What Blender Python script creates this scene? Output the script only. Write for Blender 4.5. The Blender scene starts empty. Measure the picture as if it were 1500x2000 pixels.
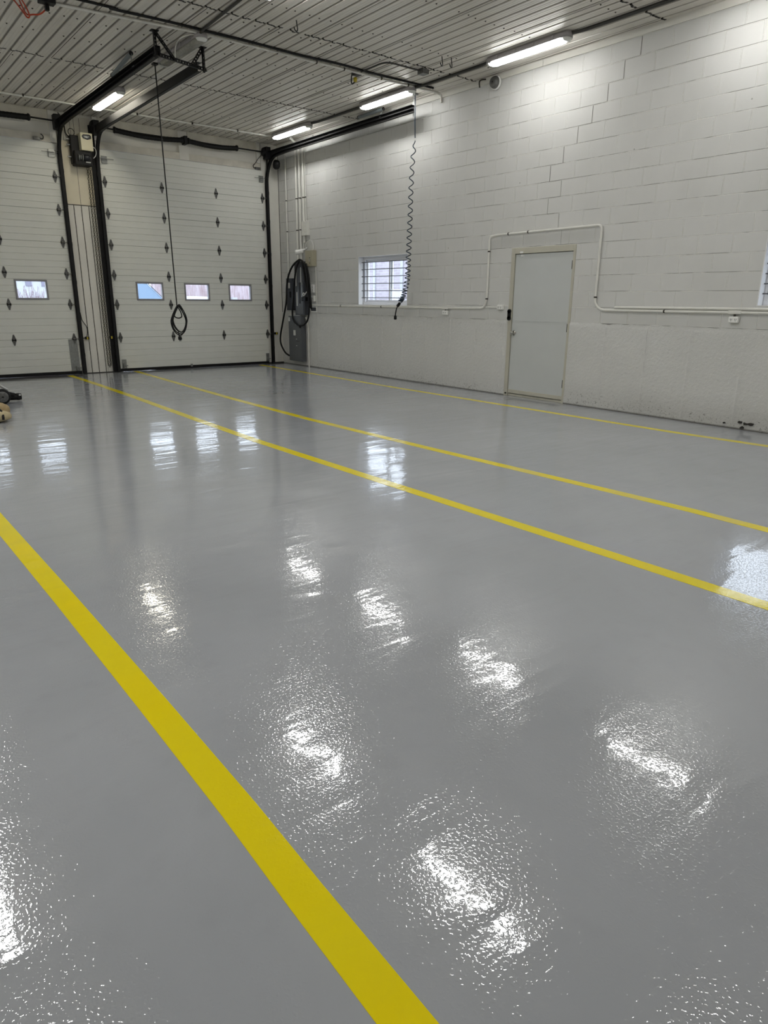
import bpy, math, random
from mathutils import Vector, Matrix, noise
random.seed(7)
sc = bpy.context.scene
COL = sc.collection
PI = math.pi
H = 4.44                      # underside of the ceiling pans

# ---------------------------------------------------------------- materials
def lin(c):
    return tuple(((v/255.0)/12.92 if v/255.0 <= .04045 else ((v/255.0+.055)/1.055)**2.4) for v in c)

def mat(name, rgb, rough=.5, metal=0.0, spec=.5, emit=None, estr=0, var=0.0, vscale=6.0, bump=0.0, bscale=80.0, linear=False):
    m = bpy.data.materials.new(name); m.use_nodes = True
    nt = m.node_tree; b = nt.nodes['Principled BSDF']
    c = rgb if linear else lin(rgb)
    b.inputs['Base Color'].default_value = (*c, 1)
    b.inputs['Roughness'].default_value = rough
    b.inputs['Metallic'].default_value = metal
    b.inputs['Specular IOR Level'].default_value = spec
    if emit:
        b.inputs['Emission Color'].default_value = (*emit, 1)
        b.inputs['Emission Strength'].default_value = estr
    if var or bump:
        tc = nt.nodes.new('ShaderNodeTexCoord')
        geo = nt.nodes.new('ShaderNodeNewGeometry')
    if var:
        n = nt.nodes.new('ShaderNodeTexNoise'); n.inputs['Scale'].default_value = vscale
        n.inputs['Detail'].default_value = 5
        nt.links.new(geo.outputs['Position'], n.inputs['Vector'])
        r = nt.nodes.new('ShaderNodeValToRGB')
        r.color_ramp.elements[0].position = .3; r.color_ramp.elements[1].position = .7
        r.color_ramp.elements[0].color = (*[v*(1-var) for v in c], 1)
        r.color_ramp.elements[1].color = (*[min(1, v*(1+var)) for v in c], 1)
        nt.links.new(n.outputs['Fac'], r.inputs['Fac'])
        nt.links.new(r.outputs['Color'], b.inputs['Base Color'])
    if bump:
        n2 = nt.nodes.new('ShaderNodeTexNoise'); n2.inputs['Scale'].default_value = bscale
        nt.links.new(geo.outputs['Position'], n2.inputs['Vector'])
        bp = nt.nodes.new('ShaderNodeBump'); bp.inputs['Strength'].default_value = 1
        bp.inputs['Distance'].default_value = bump
        nt.links.new(n2.outputs['Fac'], bp.inputs['Height'])
        nt.links.new(bp.outputs['Normal'], b.inputs['Normal'])
    return m

class NT:
    """small helper to write node graphs"""
    def __init__(s, m): s.t = m.node_tree; s.b = s.t.nodes['Principled BSDF']
    def n(s, typ, **kw):
        nd = s.t.nodes.new('ShaderNode'+typ)
        for k, v in kw.items(): setattr(nd, k, v)
        return nd
    def l(s, a, b): s.t.links.new(a, b)
    def math(s, op, a, b=None, c=None, clamp=False):
        nd = s.n('Math', operation=op, use_clamp=clamp)
        for i, v in enumerate((a, b, c)):
            if v is None: continue
            if isinstance(v, (int, float)): nd.inputs[i].default_value = v
            else: s.l(v, nd.inputs[i])
        return nd.outputs[0]
    def step(s, v, a, b):
        nd = s.n('MapRange'); nd.inputs['From Min'].default_value = a; nd.inputs['From Max'].default_value = b
        nd.interpolation_type = 'SMOOTHSTEP'; s.l(v, nd.inputs['Value']); return nd.outputs[0]
    def noise(s, vec, scale, detail=3, rough=.5, dist=0):
        nd = s.n('TexNoise'); nd.inputs['Scale'].default_value = scale; nd.inputs['Detail'].default_value = detail
        nd.inputs['Roughness'].default_value = rough; nd.inputs['Distortion'].default_value = dist
        s.l(vec, nd.inputs['Vector']); return nd.outputs['Fac']
    def mix(s, f, a, b, blend='MIX'):
        nd = s.n('Mix', data_type='RGBA', blend_type=blend)
        if isinstance(f, (int, float)): nd.inputs[0].default_value = f
        else: s.l(f, nd.inputs[0])
        for i, v in ((6, a), (7, b)):
            if isinstance(v, tuple): nd.inputs[i].default_value = (*v, 1)
            else: s.l(v, nd.inputs[i])
        return nd.outputs[2]
    def vec(s, x, y, z):
        nd = s.n('CombineXYZ')
        for i, v in enumerate((x, y, z)):
            if isinstance(v, (int, float)): nd.inputs[i].default_value = v
            else: s.l(v, nd.inputs[i])
        return nd.outputs[0]
    def bump(s, h, dist, normal=None, strength=1.0):
        nd = s.n('Bump'); nd.inputs['Distance'].default_value = dist; nd.inputs['Strength'].default_value = strength
        s.l(h, nd.inputs['Height'])
        if normal is not None: s.l(normal, nd.inputs['Normal'])
        return nd.outputs[0]

def geo_xyz(g):
    p = g.n('NewGeometry').outputs['Position']; sx = g.n('SeparateXYZ'); g.l(p, sx.inputs[0])
    return p, sx.outputs[0], sx.outputs[1], sx.outputs[2]

M = {}
# painted concrete block
def m_block():
    m = mat('painted_block', (205, 204, 198), .62, spec=.3); g = NT(m)
    p, x, y, z = geo_xyz(g)
    wob = g.math('MULTIPLY', g.math('SUBTRACT', g.noise(p, 3.0, 2), .5), .006)
    v = g.vec(g.math('ADD', g.math('ADD', y, 7.26+40*.4064), wob), g.math('ADD', g.math('SUBTRACT', z, 1.114), wob), 0.0)
    br = g.n('TexBrick'); br.offset = .5; br.offset_frequency = 2; br.squash = 1
    br.inputs['Scale'].default_value = 1; br.inputs['Brick Width'].default_value = .4064
    br.inputs['Row Height'].default_value = .2032; br.inputs['Mortar Size'].default_value = .0062
    br.inputs['Mortar Smooth'].default_value = .35
    g.l(v, br.inputs['Vector'])
    f = br.outputs['Fac']
    # a narrower line at the top edge of each bed joint: the block lip's shade, as colour
    fr = g.math('FRACT', g.math('DIVIDE', g.math('ADD', g.math('SUBTRACT', z, 1.114-2.032), wob), .2032))
    near = g.math('LESS_THAN', g.math('ABSOLUTE', g.math('SUBTRACT', fr, .018)), .018)
    big = g.step(g.noise(p, 1.6, 4, .6), .44, .56)
    joint_shade = g.math('MULTIPLY', near, big)
    fine = g.noise(p, 55, 4, .6)
    med = g.noise(p, 2.2, 4)
    c0 = g.mix(med, lin((204, 204, 200)), lin((216, 216, 213)))
    sp = g.n('TexVoronoi'); sp.inputs['Scale'].default_value = 3.1; g.l(p, sp.inputs['Vector'])
    speck = g.math('LESS_THAN', sp.outputs['Distance'], .028)
    c1 = g.mix(g.math('MULTIPLY', f, .7), c0, lin((240, 239, 234)))
    c2 = g.mix(g.math('MULTIPLY', joint_shade, .6), c1, lin((92, 90, 84)))
    c3 = g.mix(g.math('MULTIPLY', speck, .6), c2, lin((110, 108, 100)))
    g.l(c3, g.b.inputs['Base Color'])
    keep = g.math('ADD', .35, g.math('MULTIPLY', g.step(g.noise(p, 2.4, 3), .35, .6), .65))
    hgt = g.math('ADD', g.math('MULTIPLY', g.math('MULTIPLY', f, keep), -1.0), g.math('MULTIPLY', fine, .09))
    g.l(g.bump(hgt, .016), g.b.inputs['Normal'])
    return m
M['block'] = m_block()
# rough painted foundation
def m_found():
    m = mat('painted_foundation', (200, 199, 193), .62, spec=.3); g = NT(m)
    p, x, y, z = geo_xyz(g)
    n1 = g.noise(p, 26, 6, .65); n2 = g.noise(p, 130, 3, .6); n3 = g.noise(p, 1.6, 4)
    c = g.mix(n3, lin((212, 212, 208)), lin((224, 224, 221)))
    low = g.math('SUBTRACT', 1.0, g.step(z, .02, .42))
    side = g.math('ADD', .35, g.math('MULTIPLY', g.step(y, -7.0, -10.0), .65))
    sp = g.noise(p, 42, 5, .75, .5)
    thr = g.math('SUBTRACT', .72, g.math('MULTIPLY', low, g.math('ADD', .072, g.math('MULTIPLY', g.noise(p, 2.3, 2), .11))))
    chip = g.math('GREATER_THAN', sp, thr)
    c = g.mix(g.math('MULTIPLY', g.math('MULTIPLY', low, side), .30), c, lin((150, 146, 130)))
    c = g.mix(g.math('MULTIPLY', chip, .62), c, lin((84, 81, 72)))
    # grime right on the floor joint
    base = g.math('SUBTRACT', 1.0, g.step(z, .004, .03))
    c = g.mix(g.math('MULTIPLY', base, .8), c, lin((60, 56, 48)))
    g.l(c, g.b.inputs['Base Color'])
    h = g.math('ADD', g.math('MULTIPLY', n1, .8), g.math('MULTIPLY', n2, .25))
    g.l(g.bump(h, .019), g.b.inputs['Normal'])
    return m
M['found'] = m_found()
# glossy grey epoxy floor
def m_floor():
    m = mat('grey_epoxy', (139, 140, 143), .045, spec=1.0); g = NT(m)
    p, x, y, z = geo_xyz(g)
    n = g.noise(p, .55, 5, .6, .4); n2 = g.noise(p, 7, 4)
    c = g.mix(g.step(n, .3, .7), FLOOR_A, FLOOR_B)
    c = g.mix(g.math('MULTIPLY', g.step(n2, .55, .75), .12), c, lin((144, 145, 148)))
    edge = g.math('MULTIPLY', g.step(g.math('ADD', y, g.math('MULTIPLY', g.noise(p, 3, 3), .25)), -.62, -.48), g.step(x, -4.35, -4.6))  # band at the left door: stain, plus the dark seal's reflection painted in
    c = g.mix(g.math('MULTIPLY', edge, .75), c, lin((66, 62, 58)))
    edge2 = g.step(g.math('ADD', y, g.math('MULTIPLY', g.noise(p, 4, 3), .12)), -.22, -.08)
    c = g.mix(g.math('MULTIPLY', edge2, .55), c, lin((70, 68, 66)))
    vo = g.n('TexVoronoi'); vo.inputs['Scale'].default_value = 1.7; g.l(p, vo.inputs['Vector'])
    dot = g.math('LESS_THAN', vo.outputs['Distance'], .0062)
    c = g.mix(dot, c, lin((40, 40, 40)))
    g.l(c, g.b.inputs['Base Color'])
    g.l(FLOOR_BUMP(g, p), g.b.inputs['Normal'])
    return m
FLOOR_A, FLOOR_B = lin((160, 163, 167)), lin((170, 173, 177))
def FLOOR_BUMP(g, p, amp=.00075):
    peel = g.noise(p, 30, 3, .5)
    gate = g.math('ADD', .45, g.math('MULTIPLY', g.step(g.noise(p, 1.3, 3), .3, .7), .55))
    drop = g.step(g.noise(p, 105, 1.5, .4), .48, .76)
    h = g.math('ADD', g.math('MULTIPLY', drop, .36), g.math('MULTIPLY', peel, .62))
    n1 = g.bump(g.math('MULTIPLY', h, gate), amp)
    swell = g.noise(p, 1.4, 2, .4)
    stretch = g.n('Mapping'); stretch.inputs['Scale'].default_value = (1.2, 5.5, 1); g.l(p, stretch.inputs['Vector'])
    roll = g.noise(stretch.outputs[0], 1.0, 2, .5, .6)
    return g.bump(g.math('ADD', swell, g.math('MULTIPLY', roll, .58)), .0065, n1)
M['floor'] = m_floor()
def m_yellow():
    m = mat('yellow_line_paint', (222, 200, 20), .13, spec=.4); g = NT(m)
    p, x, y, z = geo_xyz(g)
    n = g.noise(p, 1.1, 4, .6, .3)
    c = g.mix(g.step(n, .35, .7), lin((238, 216, 0)), lin((234, 216, 18)))
    thin = g.math('MULTIPLY', g.step(g.noise(p, 2.3, 3), .5, .62), g.step(x, -4.6, -3.9))
    c = g.mix(g.math('MULTIPLY', thin, .45), c, lin((214, 200, 120)))
    g.l(c, g.b.inputs['Base Color']); g.l(FLOOR_BUMP(g, p, .0004), g.b.inputs['Normal'])
    return m
M['yellow'] = m_yellow()
def m_ceiling():
    m = mat('ceiling_steel', (168, 165, 155), .34, metal=.05, spec=.5); g = NT(m)
    p, x, y, z = geo_xyz(g)
    mp = g.n('Mapping'); mp.inputs['Scale'].default_value = (26, .8, 1); g.l(p, mp.inputs['Vector'])
    st = g.noise(mp.outputs[0], 1.0, 5, .65)
    bl = g.noise(p, 1.1, 4, .6)
    c = g.mix(st, lin((206, 201, 192)), lin((234, 230, 222)))
    c = g.mix(g.math('MULTIPLY', g.step(bl, .4, .7), .3), c, lin((192, 183, 173)))
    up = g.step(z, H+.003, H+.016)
    c = g.mix(g.math('MULTIPLY', up, .7), c, lin((110, 105, 97)))   # darker up inside the ribs
    g.l(c, g.b.inputs['Base Color'])
    g.l(g.math('ADD', .28, g.math('MULTIPLY', bl, .2)), g.b.inputs['Roughness'])
    g.l(g.bump(g.noise(p, 90, 3), .0006), g.b.inputs['Normal'])
    return m
M['ceil'] = m_ceiling()
M['ceil_dark'] = mat('ceiling_gap', (40, 37, 33), .8)
M['screw'] = mat('screw_head', (58, 54, 48), .6, .4)
M['white_wall'] = mat('white_wall_paint', (220, 218, 210), .6, var=.05, vscale=3)
M['cream'] = mat('cream_board', (220, 211, 188), .6, var=.06, vscale=3)
M['sheet'] = mat('white_ribbed_sheet', (224, 221, 212), .45, var=.05, vscale=2)
M['dirty_board'] = mat('weathered_board', (206, 202, 190), .65, var=.12, vscale=5)
M['crack'] = mat('crack', (112, 109, 102), .8)
M['gap'] = mat('dark_gap', (48, 45, 40), .8)
M['doorskin'] = mat('white_door_skin', (220, 221, 214), .42, var=.02, vscale=4, bump=.0004, bscale=300)
M['black'] = mat('black_steel', (15, 15, 16), .58, 0, spec=.35)
M['blackmatte'] = mat('black_rubber', (9, 9, 10), .5, spec=.3)
M['brace'] = mat('dull_galvanised', (122, 130, 132), .5, .2)
M['rod'] = mat('grey_bar_paint', (96, 97, 102), .45)
M['galv'] = mat('galvanised_steel', (150, 152, 150), .38, .75, var=.12, vscale=30)
M['hinge'] = mat('dark_galvanised', (112, 112, 110), .4, .7, var=.2, vscale=40)
M['hingedark'] = mat('hinge_knuckle', (34, 34, 34), .4, .6)
M['winframe_plastic'] = mat('grey_window_plastic', (140, 139, 142), .45)
M['vinyl'] = mat('white_vinyl', (232, 233, 236), .35)
M['reveal'] = mat('white_reveal_paint', (226, 226, 226), .5)
M['leaf'] = mat('grey_door_paint', (200, 203, 201), .42, var=.02, vscale=3)
M['frame'] = mat('cream_frame_paint', (190, 187, 172), .5, var=.05, vscale=5)
M['chrome'] = mat('satin_chrome', (190, 188, 182), .22, 1.0)
M['conduit'] = mat('painted_conduit', (224, 223, 216), .45, var=.05, vscale=8)
M['conduit_grey'] = mat('bare_conduit', (214, 212, 205), .4, .1, var=.15, vscale=9)
M['strap'] = mat('conduit_strap', (60, 57, 50), .5, .5)
M['darkcond'] = mat('dusty_dark_conduit', (62, 61, 58), .5, .3)
M['panelgrey'] = mat('panel_grey', (92, 95, 99), .42, .1, var=.04, vscale=6)
M['paneldark'] = mat('panel_dark_grey', (66, 69, 75), .4, .1)
M['label'] = mat('white_label', (205, 205, 200), .5)
M['beige'] = mat('beige_box', (172, 166, 144), .45)
M['plate'] = mat('white_device_plate', (240, 240, 236), .4)
M['chain'] = mat('chain_steel', (84, 80, 66), .4, .6)
M['slot'] = mat('socket_slot', (30, 30, 30), .6)
M['yellowplastic'] = mat('yellow_plastic', (190, 170, 40), .4)
M['bluehose'] = mat('blue_hose', (8, 38, 58), .28)
M['orange'] = mat('orange_cord_jacket', (176, 58, 24), .5)
M['whitecable'] = mat('white_cable', (226, 226, 222), .4)
M['housing'] = mat('light_housing', (150, 146, 146), .5)
M['lit'] = mat('lit_diffuser', (255, 255, 255), .4, emit=(1.0, .995, .975), estr=1)
M['lit_warm'] = mat('lit_warm_diffuser', (255, 250, 235), .4, emit=(1.0, .94, .78), estr=1)
M['unlit'] = mat('clear_unlit_cover', (140, 138, 128), .15, spec=.7, var=.2, vscale=30, bump=.003, bscale=60)
M['endcap'] = mat('clear_end_cap', (225, 226, 222), .2, spec=.6)
M['tan'] = mat('tan_canvas', (168, 146, 108), .85, var=.12, vscale=25, bump=.003, bscale=60)
M['tan_light'] = mat('light_tan_canvas', (190, 176, 140), .85, var=.1, vscale=25, bump=.003, bscale=60)
M['silver'] = mat('brushed_silver', (196, 198, 198), .3, .8)
M['opener_cover'] = mat('opener_cover', (206, 200, 172), .4)
M['badge'] = mat('dark_badge', (38, 40, 44), .35, .3)
LAMP = 66.0
M['lit_side'] = mat('lit_wall_diffuser', (255, 255, 255), .4, emit=(1.0, .995, .975), estr=1)
for k, e in (('lit', LAMP), ('lit_side', LAMP*.46), ('lit_warm', LAMP*.5)):
    M[k].node_tree.nodes['Principled BSDF'].inputs['Emission Strength'].default_value = e

def m_glass():
    m = bpy.data.materials.new('window_glass'); m.use_nodes = True; t = m.node_tree; t.nodes.clear()
    o = t.nodes.new('ShaderNodeOutputMaterial'); mx = t.nodes.new('ShaderNodeMixShader')
    tr = t.nodes.new('ShaderNodeBsdfTransparent'); gl = t.nodes.new('ShaderNodeBsdfGlossy'); lw = t.nodes.new('ShaderNodeLayerWeight'); pw = t.nodes.new('ShaderNodeMath'); pw.operation = 'POWER'; ma = t.nodes.new('ShaderNodeMath'); ma.operation = 'MULTIPLY_ADD'
    tr.inputs[0].default_value = (.93, .95, .95, 1); gl.inputs['Roughness'].default_value = .02
    pw.inputs[1].default_value = 5; ma.inputs[1].default_value = .9; ma.inputs[2].default_value = .05
    t.links.new(lw.outputs['Facing'], pw.inputs[0]); t.links.new(pw.outputs[0], ma.inputs[0]); t.links.new(ma.outputs[0], mx.inputs[0]); t.links.new(tr.outputs[0], mx.inputs[1]); t.links.new(gl.outputs[0], mx.inputs[2])
    t.links.new(mx.outputs[0], o.inputs[0]); return m
M['glass'] = m_glass()

# ---------------------------------------------------------------- mesh builder
class MB:
    def __init__(s): s.v = []; s.f = []; s.m = []; s.sm = []; s.pc = []
    def mark(s): s.pc.append((len(s.v), len(s.f)))
    def add(s, vs, fs, mi=0, smooth=False):
        o = len(s.v); s.v += [Vector(v) for v in vs]
        for f in fs: s.f.append([o+i for i in f]); s.m.append(mi); s.sm.append(smooth)
        return s
    def box(s, x0, x1, y0, y1, z0, z1, mi=0):
        s.mark(); x0, x1 = sorted((x0, x1)); y0, y1 = sorted((y0, y1)); z0, z1 = sorted((z0, z1))
        return s.add([(x0,y0,z0),(x1,y0,z0),(x1,y1,z0),(x0,y1,z0),(x0,y0,z1),(x1,y0,z1),(x1,y1,z1),(x0,y1,z1)],
                     [(0,3,2,1),(4,5,6,7),(0,1,5,4),(1,2,6,5),(2,3,7,6),(3,0,4,7)], mi)
    def bar(s, a, b, w, h, up=(0,0,1), mi=0):
        s.mark(); a, b = Vector(a), Vector(b); d = (b-a).normalized(); u = Vector(up)
        sd = d.cross(u); sd = sd.normalized() if sd.length > 1e-5 else d.orthogonal().normalized()
        u = sd.cross(d).normalized(); vs = []
        for p in (a, b):
            for i, j in ((-1,-1),(1,-1),(1,1),(-1,1)): vs.append(p+sd*(w/2*i)+u*(h/2*j))
        return s.add(vs, [(0,1,2,3),(7,6,5,4),(0,4,5,1),(1,5,6,2),(2,6,7,3),(3,7,4,0)], mi)
    def prism(s, poly, axis, a0, a1, mi=0):
        """poly: 2D outline; axis: 0 -> (y,z) swept in x, 1 -> (x,z) in y, 2 -> (x,y) in z"""
        s.mark()
        def P(q, a): return [(a,q[0],q[1]),(q[0],a,q[1]),(q[0],q[1],a)][axis]
        n = len(poly); vs = [P(q,a0) for q in poly]+[P(q,a1) for q in poly]
        return s.add(vs, [tuple(range(n))[::-1], tuple(range(n,2*n))]+[(i,(i+1)%n,n+(i+1)%n,n+i) for i in range(n)], mi)
    def tube(s, pts, r, n=8, mi=0, closed=False, caps=True, rs=None):
        s.mark(); pts = [Vector(p) for p in pts]; k = len(pts); rings = []
        t0 = (pts[1]-pts[0]).normalized(); nrm = t0.orthogonal().normalized()
        for i, p in enumerate(pts):
            if closed: t = (pts[(i+1)%k]-pts[i-1])
            else: t = (pts[min(i+1,k-1)]-pts[max(i-1,0)])
            t = t.normalized() if t.length > 1e-9 else t0
            nrm = (nrm - t*nrm.dot(t)); nrm = nrm.normalized() if nrm.length > 1e-6 else t.orthogonal().normalized()
            bn = t.cross(nrm); rr = rs[i] if rs else r
            rings.append([p+nrm*(rr*math.cos(2*PI*j/n))+bn*(rr*math.sin(2*PI*j/n)) for j in range(n)])
        vs = [v for ring in rings for v in ring]; fs = []
        for i in range(k if closed else k-1):
            a, b = i*n, ((i+1)%k)*n
            fs += [(a+j, a+(j+1)%n, b+(j+1)%n, b+j) for j in range(n)]
        s.add(vs, fs, mi, True)
        if caps and not closed:
            s.add(rings[0], [tuple(range(n))[::-1]], mi); s.add(rings[-1], [tuple(range(n))], mi)
        return s
    def cyl(s, a, b, r, r2=None, n=20, mi=0): return s.tube([a, b], r, n, mi, rs=[r, r if r2 is None else r2])
    def lathe(s, o, axis, prof, n=20, mi=0):
        """prof: list of (distance along axis, radius)"""
        s.mark(); o, ax = Vector(o), Vector(axis).normalized(); u = ax.orthogonal().normalized(); w = ax.cross(u)
        vs = []
        for d, r in prof:
            vs += [o+ax*d+u*(r*math.cos(2*PI*j/n))+w*(r*math.sin(2*PI*j/n)) for j in range(n)]
        fs = []
        for i in range(len(prof)-1): fs += [(i*n+j, i*n+(j+1)%n, (i+1)*n+(j+1)%n, (i+1)*n+j) for j in range(n)]
        fs += [tuple(range(n))[::-1], tuple(range((len(prof)-1)*n, len(prof)*n))]
        return s.add(vs, fs, mi, True)
    def build_each(s, name, mats, parent, bevel=0):
        """one object per piece"""
        out = []; ends = s.pc[1:]+[(len(s.v), len(s.f))]
        for (v0, f0), (v1, f1) in zip(s.pc, ends):
            q = MB(); q.v = s.v[v0:v1]; q.f = [[i-v0 for i in f] for f in s.f[f0:f1]]; q.m = s.m[f0:f1]; q.sm = s.sm[f0:f1]
            out.append(q.build(name, mats, parent, bevel))
        return out
    def build(s, name, mats, parent=None, bevel=0, origin=None):
        if not isinstance(mats, (list, tuple)): mats = [mats]
        me = bpy.data.meshes.new(name)
        off = Vector((0,0,0))
        if parent is not None: off = world_loc(parent)
        elif origin is not None: off = Vector(origin)
        me.from_pydata([v-off for v in s.v], [], s.f)
        for mt in mats: me.materials.append(mt)
        for p, mi, sm in zip(me.polygons, s.m, s.sm): p.material_index = mi; p.use_smooth = sm
        me.validate(); me.update()
        o = bpy.data.objects.new(name, me); COL.objects.link(o)
        if parent is not None: o.parent = parent
        elif origin is not None: o.location = origin
        if bevel:
            b = o.modifiers.new('bevel', 'BEVEL'); b.width = bevel; b.segments = 2; b.limit_method = 'ANGLE'
        return o

def world_loc(o):
    v = Vector(o.location)
    while o.parent is not None: o = o.parent; v += o.location
    return v
def tag(o, label=None, cat=None, group=None, kind=None):
    if label: o['label'] = label
    if cat: o['category'] = cat
    if group: o['group'] = group
    if kind: o['kind'] = kind
    return o
def thing(name, loc, label, cat, group=None, kind=None):
    o = bpy.data.objects.new(name, None); o.empty_display_size = .1; COL.objects.link(o); o.location = loc
    return tag(o, label, cat, group, kind)
def dup(o, loc=None, parent=None, label=None):
    c = o.copy(); COL.objects.link(c)
    if parent is not None: c.parent = parent
    if loc is not None: c.location = loc
    if label: c['label'] = label
    for ch in list(o.children):
        d = ch.copy(); COL.objects.link(d); d.parent = c
        for g in list(ch.children):
            e = g.copy(); COL.objects.link(e); e.parent = d
    return c
def smooth_path(pts, n=6, closed=False):
    """Catmull-Rom through pts"""
    P = [Vector(p) for p in pts]; out = []; k = len(P)
    for i in range(k if closed else k-1):
        a = P[(i-1)%k] if closed else P[max(i-1,0)]
        b = P[i]; c = P[(i+1)%k]; d = P[(i+2)%k] if closed else P[min(i+2,k-1)]
        for j in range(n):
            t = j/n
            out.append(.5*((2*b)+(c-a)*t+(2*a-5*b+4*c-d)*t*t+(3*b-a-3*c+d)*t**3))
    if not closed: out.append(P[-1])
    return out
def bend_path(pts, rad, n=6):
    """straight runs with rounded corners"""
    P = [Vector(p) for p in pts]; out = [P[0]]
    for i in range(1, len(P)-1):
        a, b, c = P[i-1], P[i], P[i+1]; u = (a-b); v = (c-b)
        r = min(rad, u.length*.49, v.length*.49); u.normalize(); v.normalize()
        for j in range(n+1):
            t = j/n; out.append((1-t)**2*(b+u*r)+2*t*(1-t)*b+t*t*(b+v*r))
    out.append(P[-1]); return out

# ---------------------------------------------------------------- camera
cam_d = bpy.data.cameras.new('camera'); cam = bpy.data.objects.new('camera', cam_d); COL.objects.link(cam)
yaw, pitch, roll = .6672, .2989, .0092
fwd = Vector((math.sin(yaw)*math.cos(pitch), math.cos(yaw)*math.cos(pitch), -math.sin(pitch)))
rt = Vector((math.cos(yaw), -math.sin(yaw), 0)); up = rt.cross(fwd)
r2 = rt*math.cos(roll)+up*math.sin(roll); u2 = up*math.cos(roll)-rt*math.sin(roll)
mw = Matrix((( r2.x, u2.x, -fwd.x, -8.0965), (r2.y, u2.y, -fwd.y, -13.9705), (r2.z, u2.z, -fwd.z, 1.3975), (0,0,0,1)))
cam.matrix_world = mw
cam_d.sensor_fit = 'VERTICAL'; cam_d.sensor_height = 24; cam_d.lens = 24*1347.26/2000; cam_d.clip_start = .05; cam_d.clip_end = 300
sc.camera = cam

# ---------------------------------------------------------------- room shell
XL, YF = -12.0, -17.6           # left wall, wall behind the camera
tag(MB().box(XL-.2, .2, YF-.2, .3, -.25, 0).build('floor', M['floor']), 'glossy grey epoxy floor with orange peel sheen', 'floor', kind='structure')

def wall_cells(mb, axis, face, back, us, zs, holes, mats_of):
    """wall slab: axis 0 = plane x=face spanning (y,z); axis 1 = plane y=face spanning (x,z)"""
    def P(u, z, d): return (d, u, z) if axis == 0 else (u, d, z)
    def inhole(u, z): return any(h[0] < u < h[1] and h[2] < z < h[3] for h in holes)
    us = sorted(set(us+[h[0] for h in holes]+[h[1] for h in holes])); zs = sorted(set(zs+[h[2] for h in holes]+[h[3] for h in holes]))
    for a, b in zip(us, us[1:]):
        for c, d in zip(zs, zs[1:]):
            if inhole((a+b)/2, (c+d)/2): continue
            mi = mats_of((a+b)/2, (c+d)/2)
            mb.add([P(a,c,face),P(b,c,face),P(b,d,face),P(a,d,face)], [(0,1,2,3)], mi)
            mb.add([P(a,c,back),P(b,c,back),P(b,d,back),P(a,d,back)], [(3,2,1,0)], mi)
    for h in holes:
        q = [(h[0],h[2]),(h[1],h[2]),(h[1],h[3]),(h[0],h[3])]
        for i in range(4):
            (a, b), (c, d) = q[i], q[(i+1)%4]
            mb.add([P(a,b,face),P(c,d,face),P(c,d,back),P(a,b,back)], [(0,1,2,3)], mats_of(9e9, 0))
WIN = (-4.30, -2.85, 1.29, 2.16); WIN2 = (-11.72, -10.27, 1.36, 2.12); PD = (-7.80, -6.665, 0.0, 2.125)
wr = MB()
wall_cells(wr, 0, 0.0, .2, [YF, .3], [1.114, 4.6], [WIN, WIN2, (PD[0], PD[1], 1.114, PD[3])], lambda u, z: 1 if u > 1e8 else 0)
wr.add([(.2,YF,-.2),(.2,PD[0],-.2),(.2,PD[0],1.114),(.2,YF,1.114)], [(0,1,2,3)]); wr.add([(.2,PD[1],-.2),(.2,.3,-.2),(.2,.3,1.114),(.2,PD[1],1.114)], [(0,1,2,3)])
wr.add([(0,PD[0],0),(0,PD[0],1.114),(.2,PD[0],1.114),(.2,PD[0],0)], [(0,1,2,3)], 1); wr.add([(0,PD[1],0),(0,PD[1],1.114),(.2,PD[1],1.114),(.2,PD[1],0)], [(0,1,2,3)], 1)
# stair-step settlement crack
Y0, hb, z0 = -7.26, .2032, 2.13
steps = {1: -7.53, 2: Y0-hb, 3: Y0, 4: Y0-hb, 5: Y0}
for k in range(6, 12): steps[k] = Y0-hb*(k-5)
for k in range(1, 12):
    zt, zb = z0+hb*k, z0+hb*(k-1); yv = steps[k]; w = .0018 if k < 5 else .0032
    wr.box(-.0008, .0005, yv-w, yv+w, zb+.004, zt-.004, 2)
    if k > 1:
        a, b = sorted((yv, steps[k-1])); wr.box(-.0008, .0005, a, b, zb-.0010, zb+.0010, 2)
wall_right = tag(wr.build('wall_right', [M['block'], M['reveal'], M['crack']]), 'white painted block wall with a stair step crack', 'wall', kind='structure')
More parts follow.
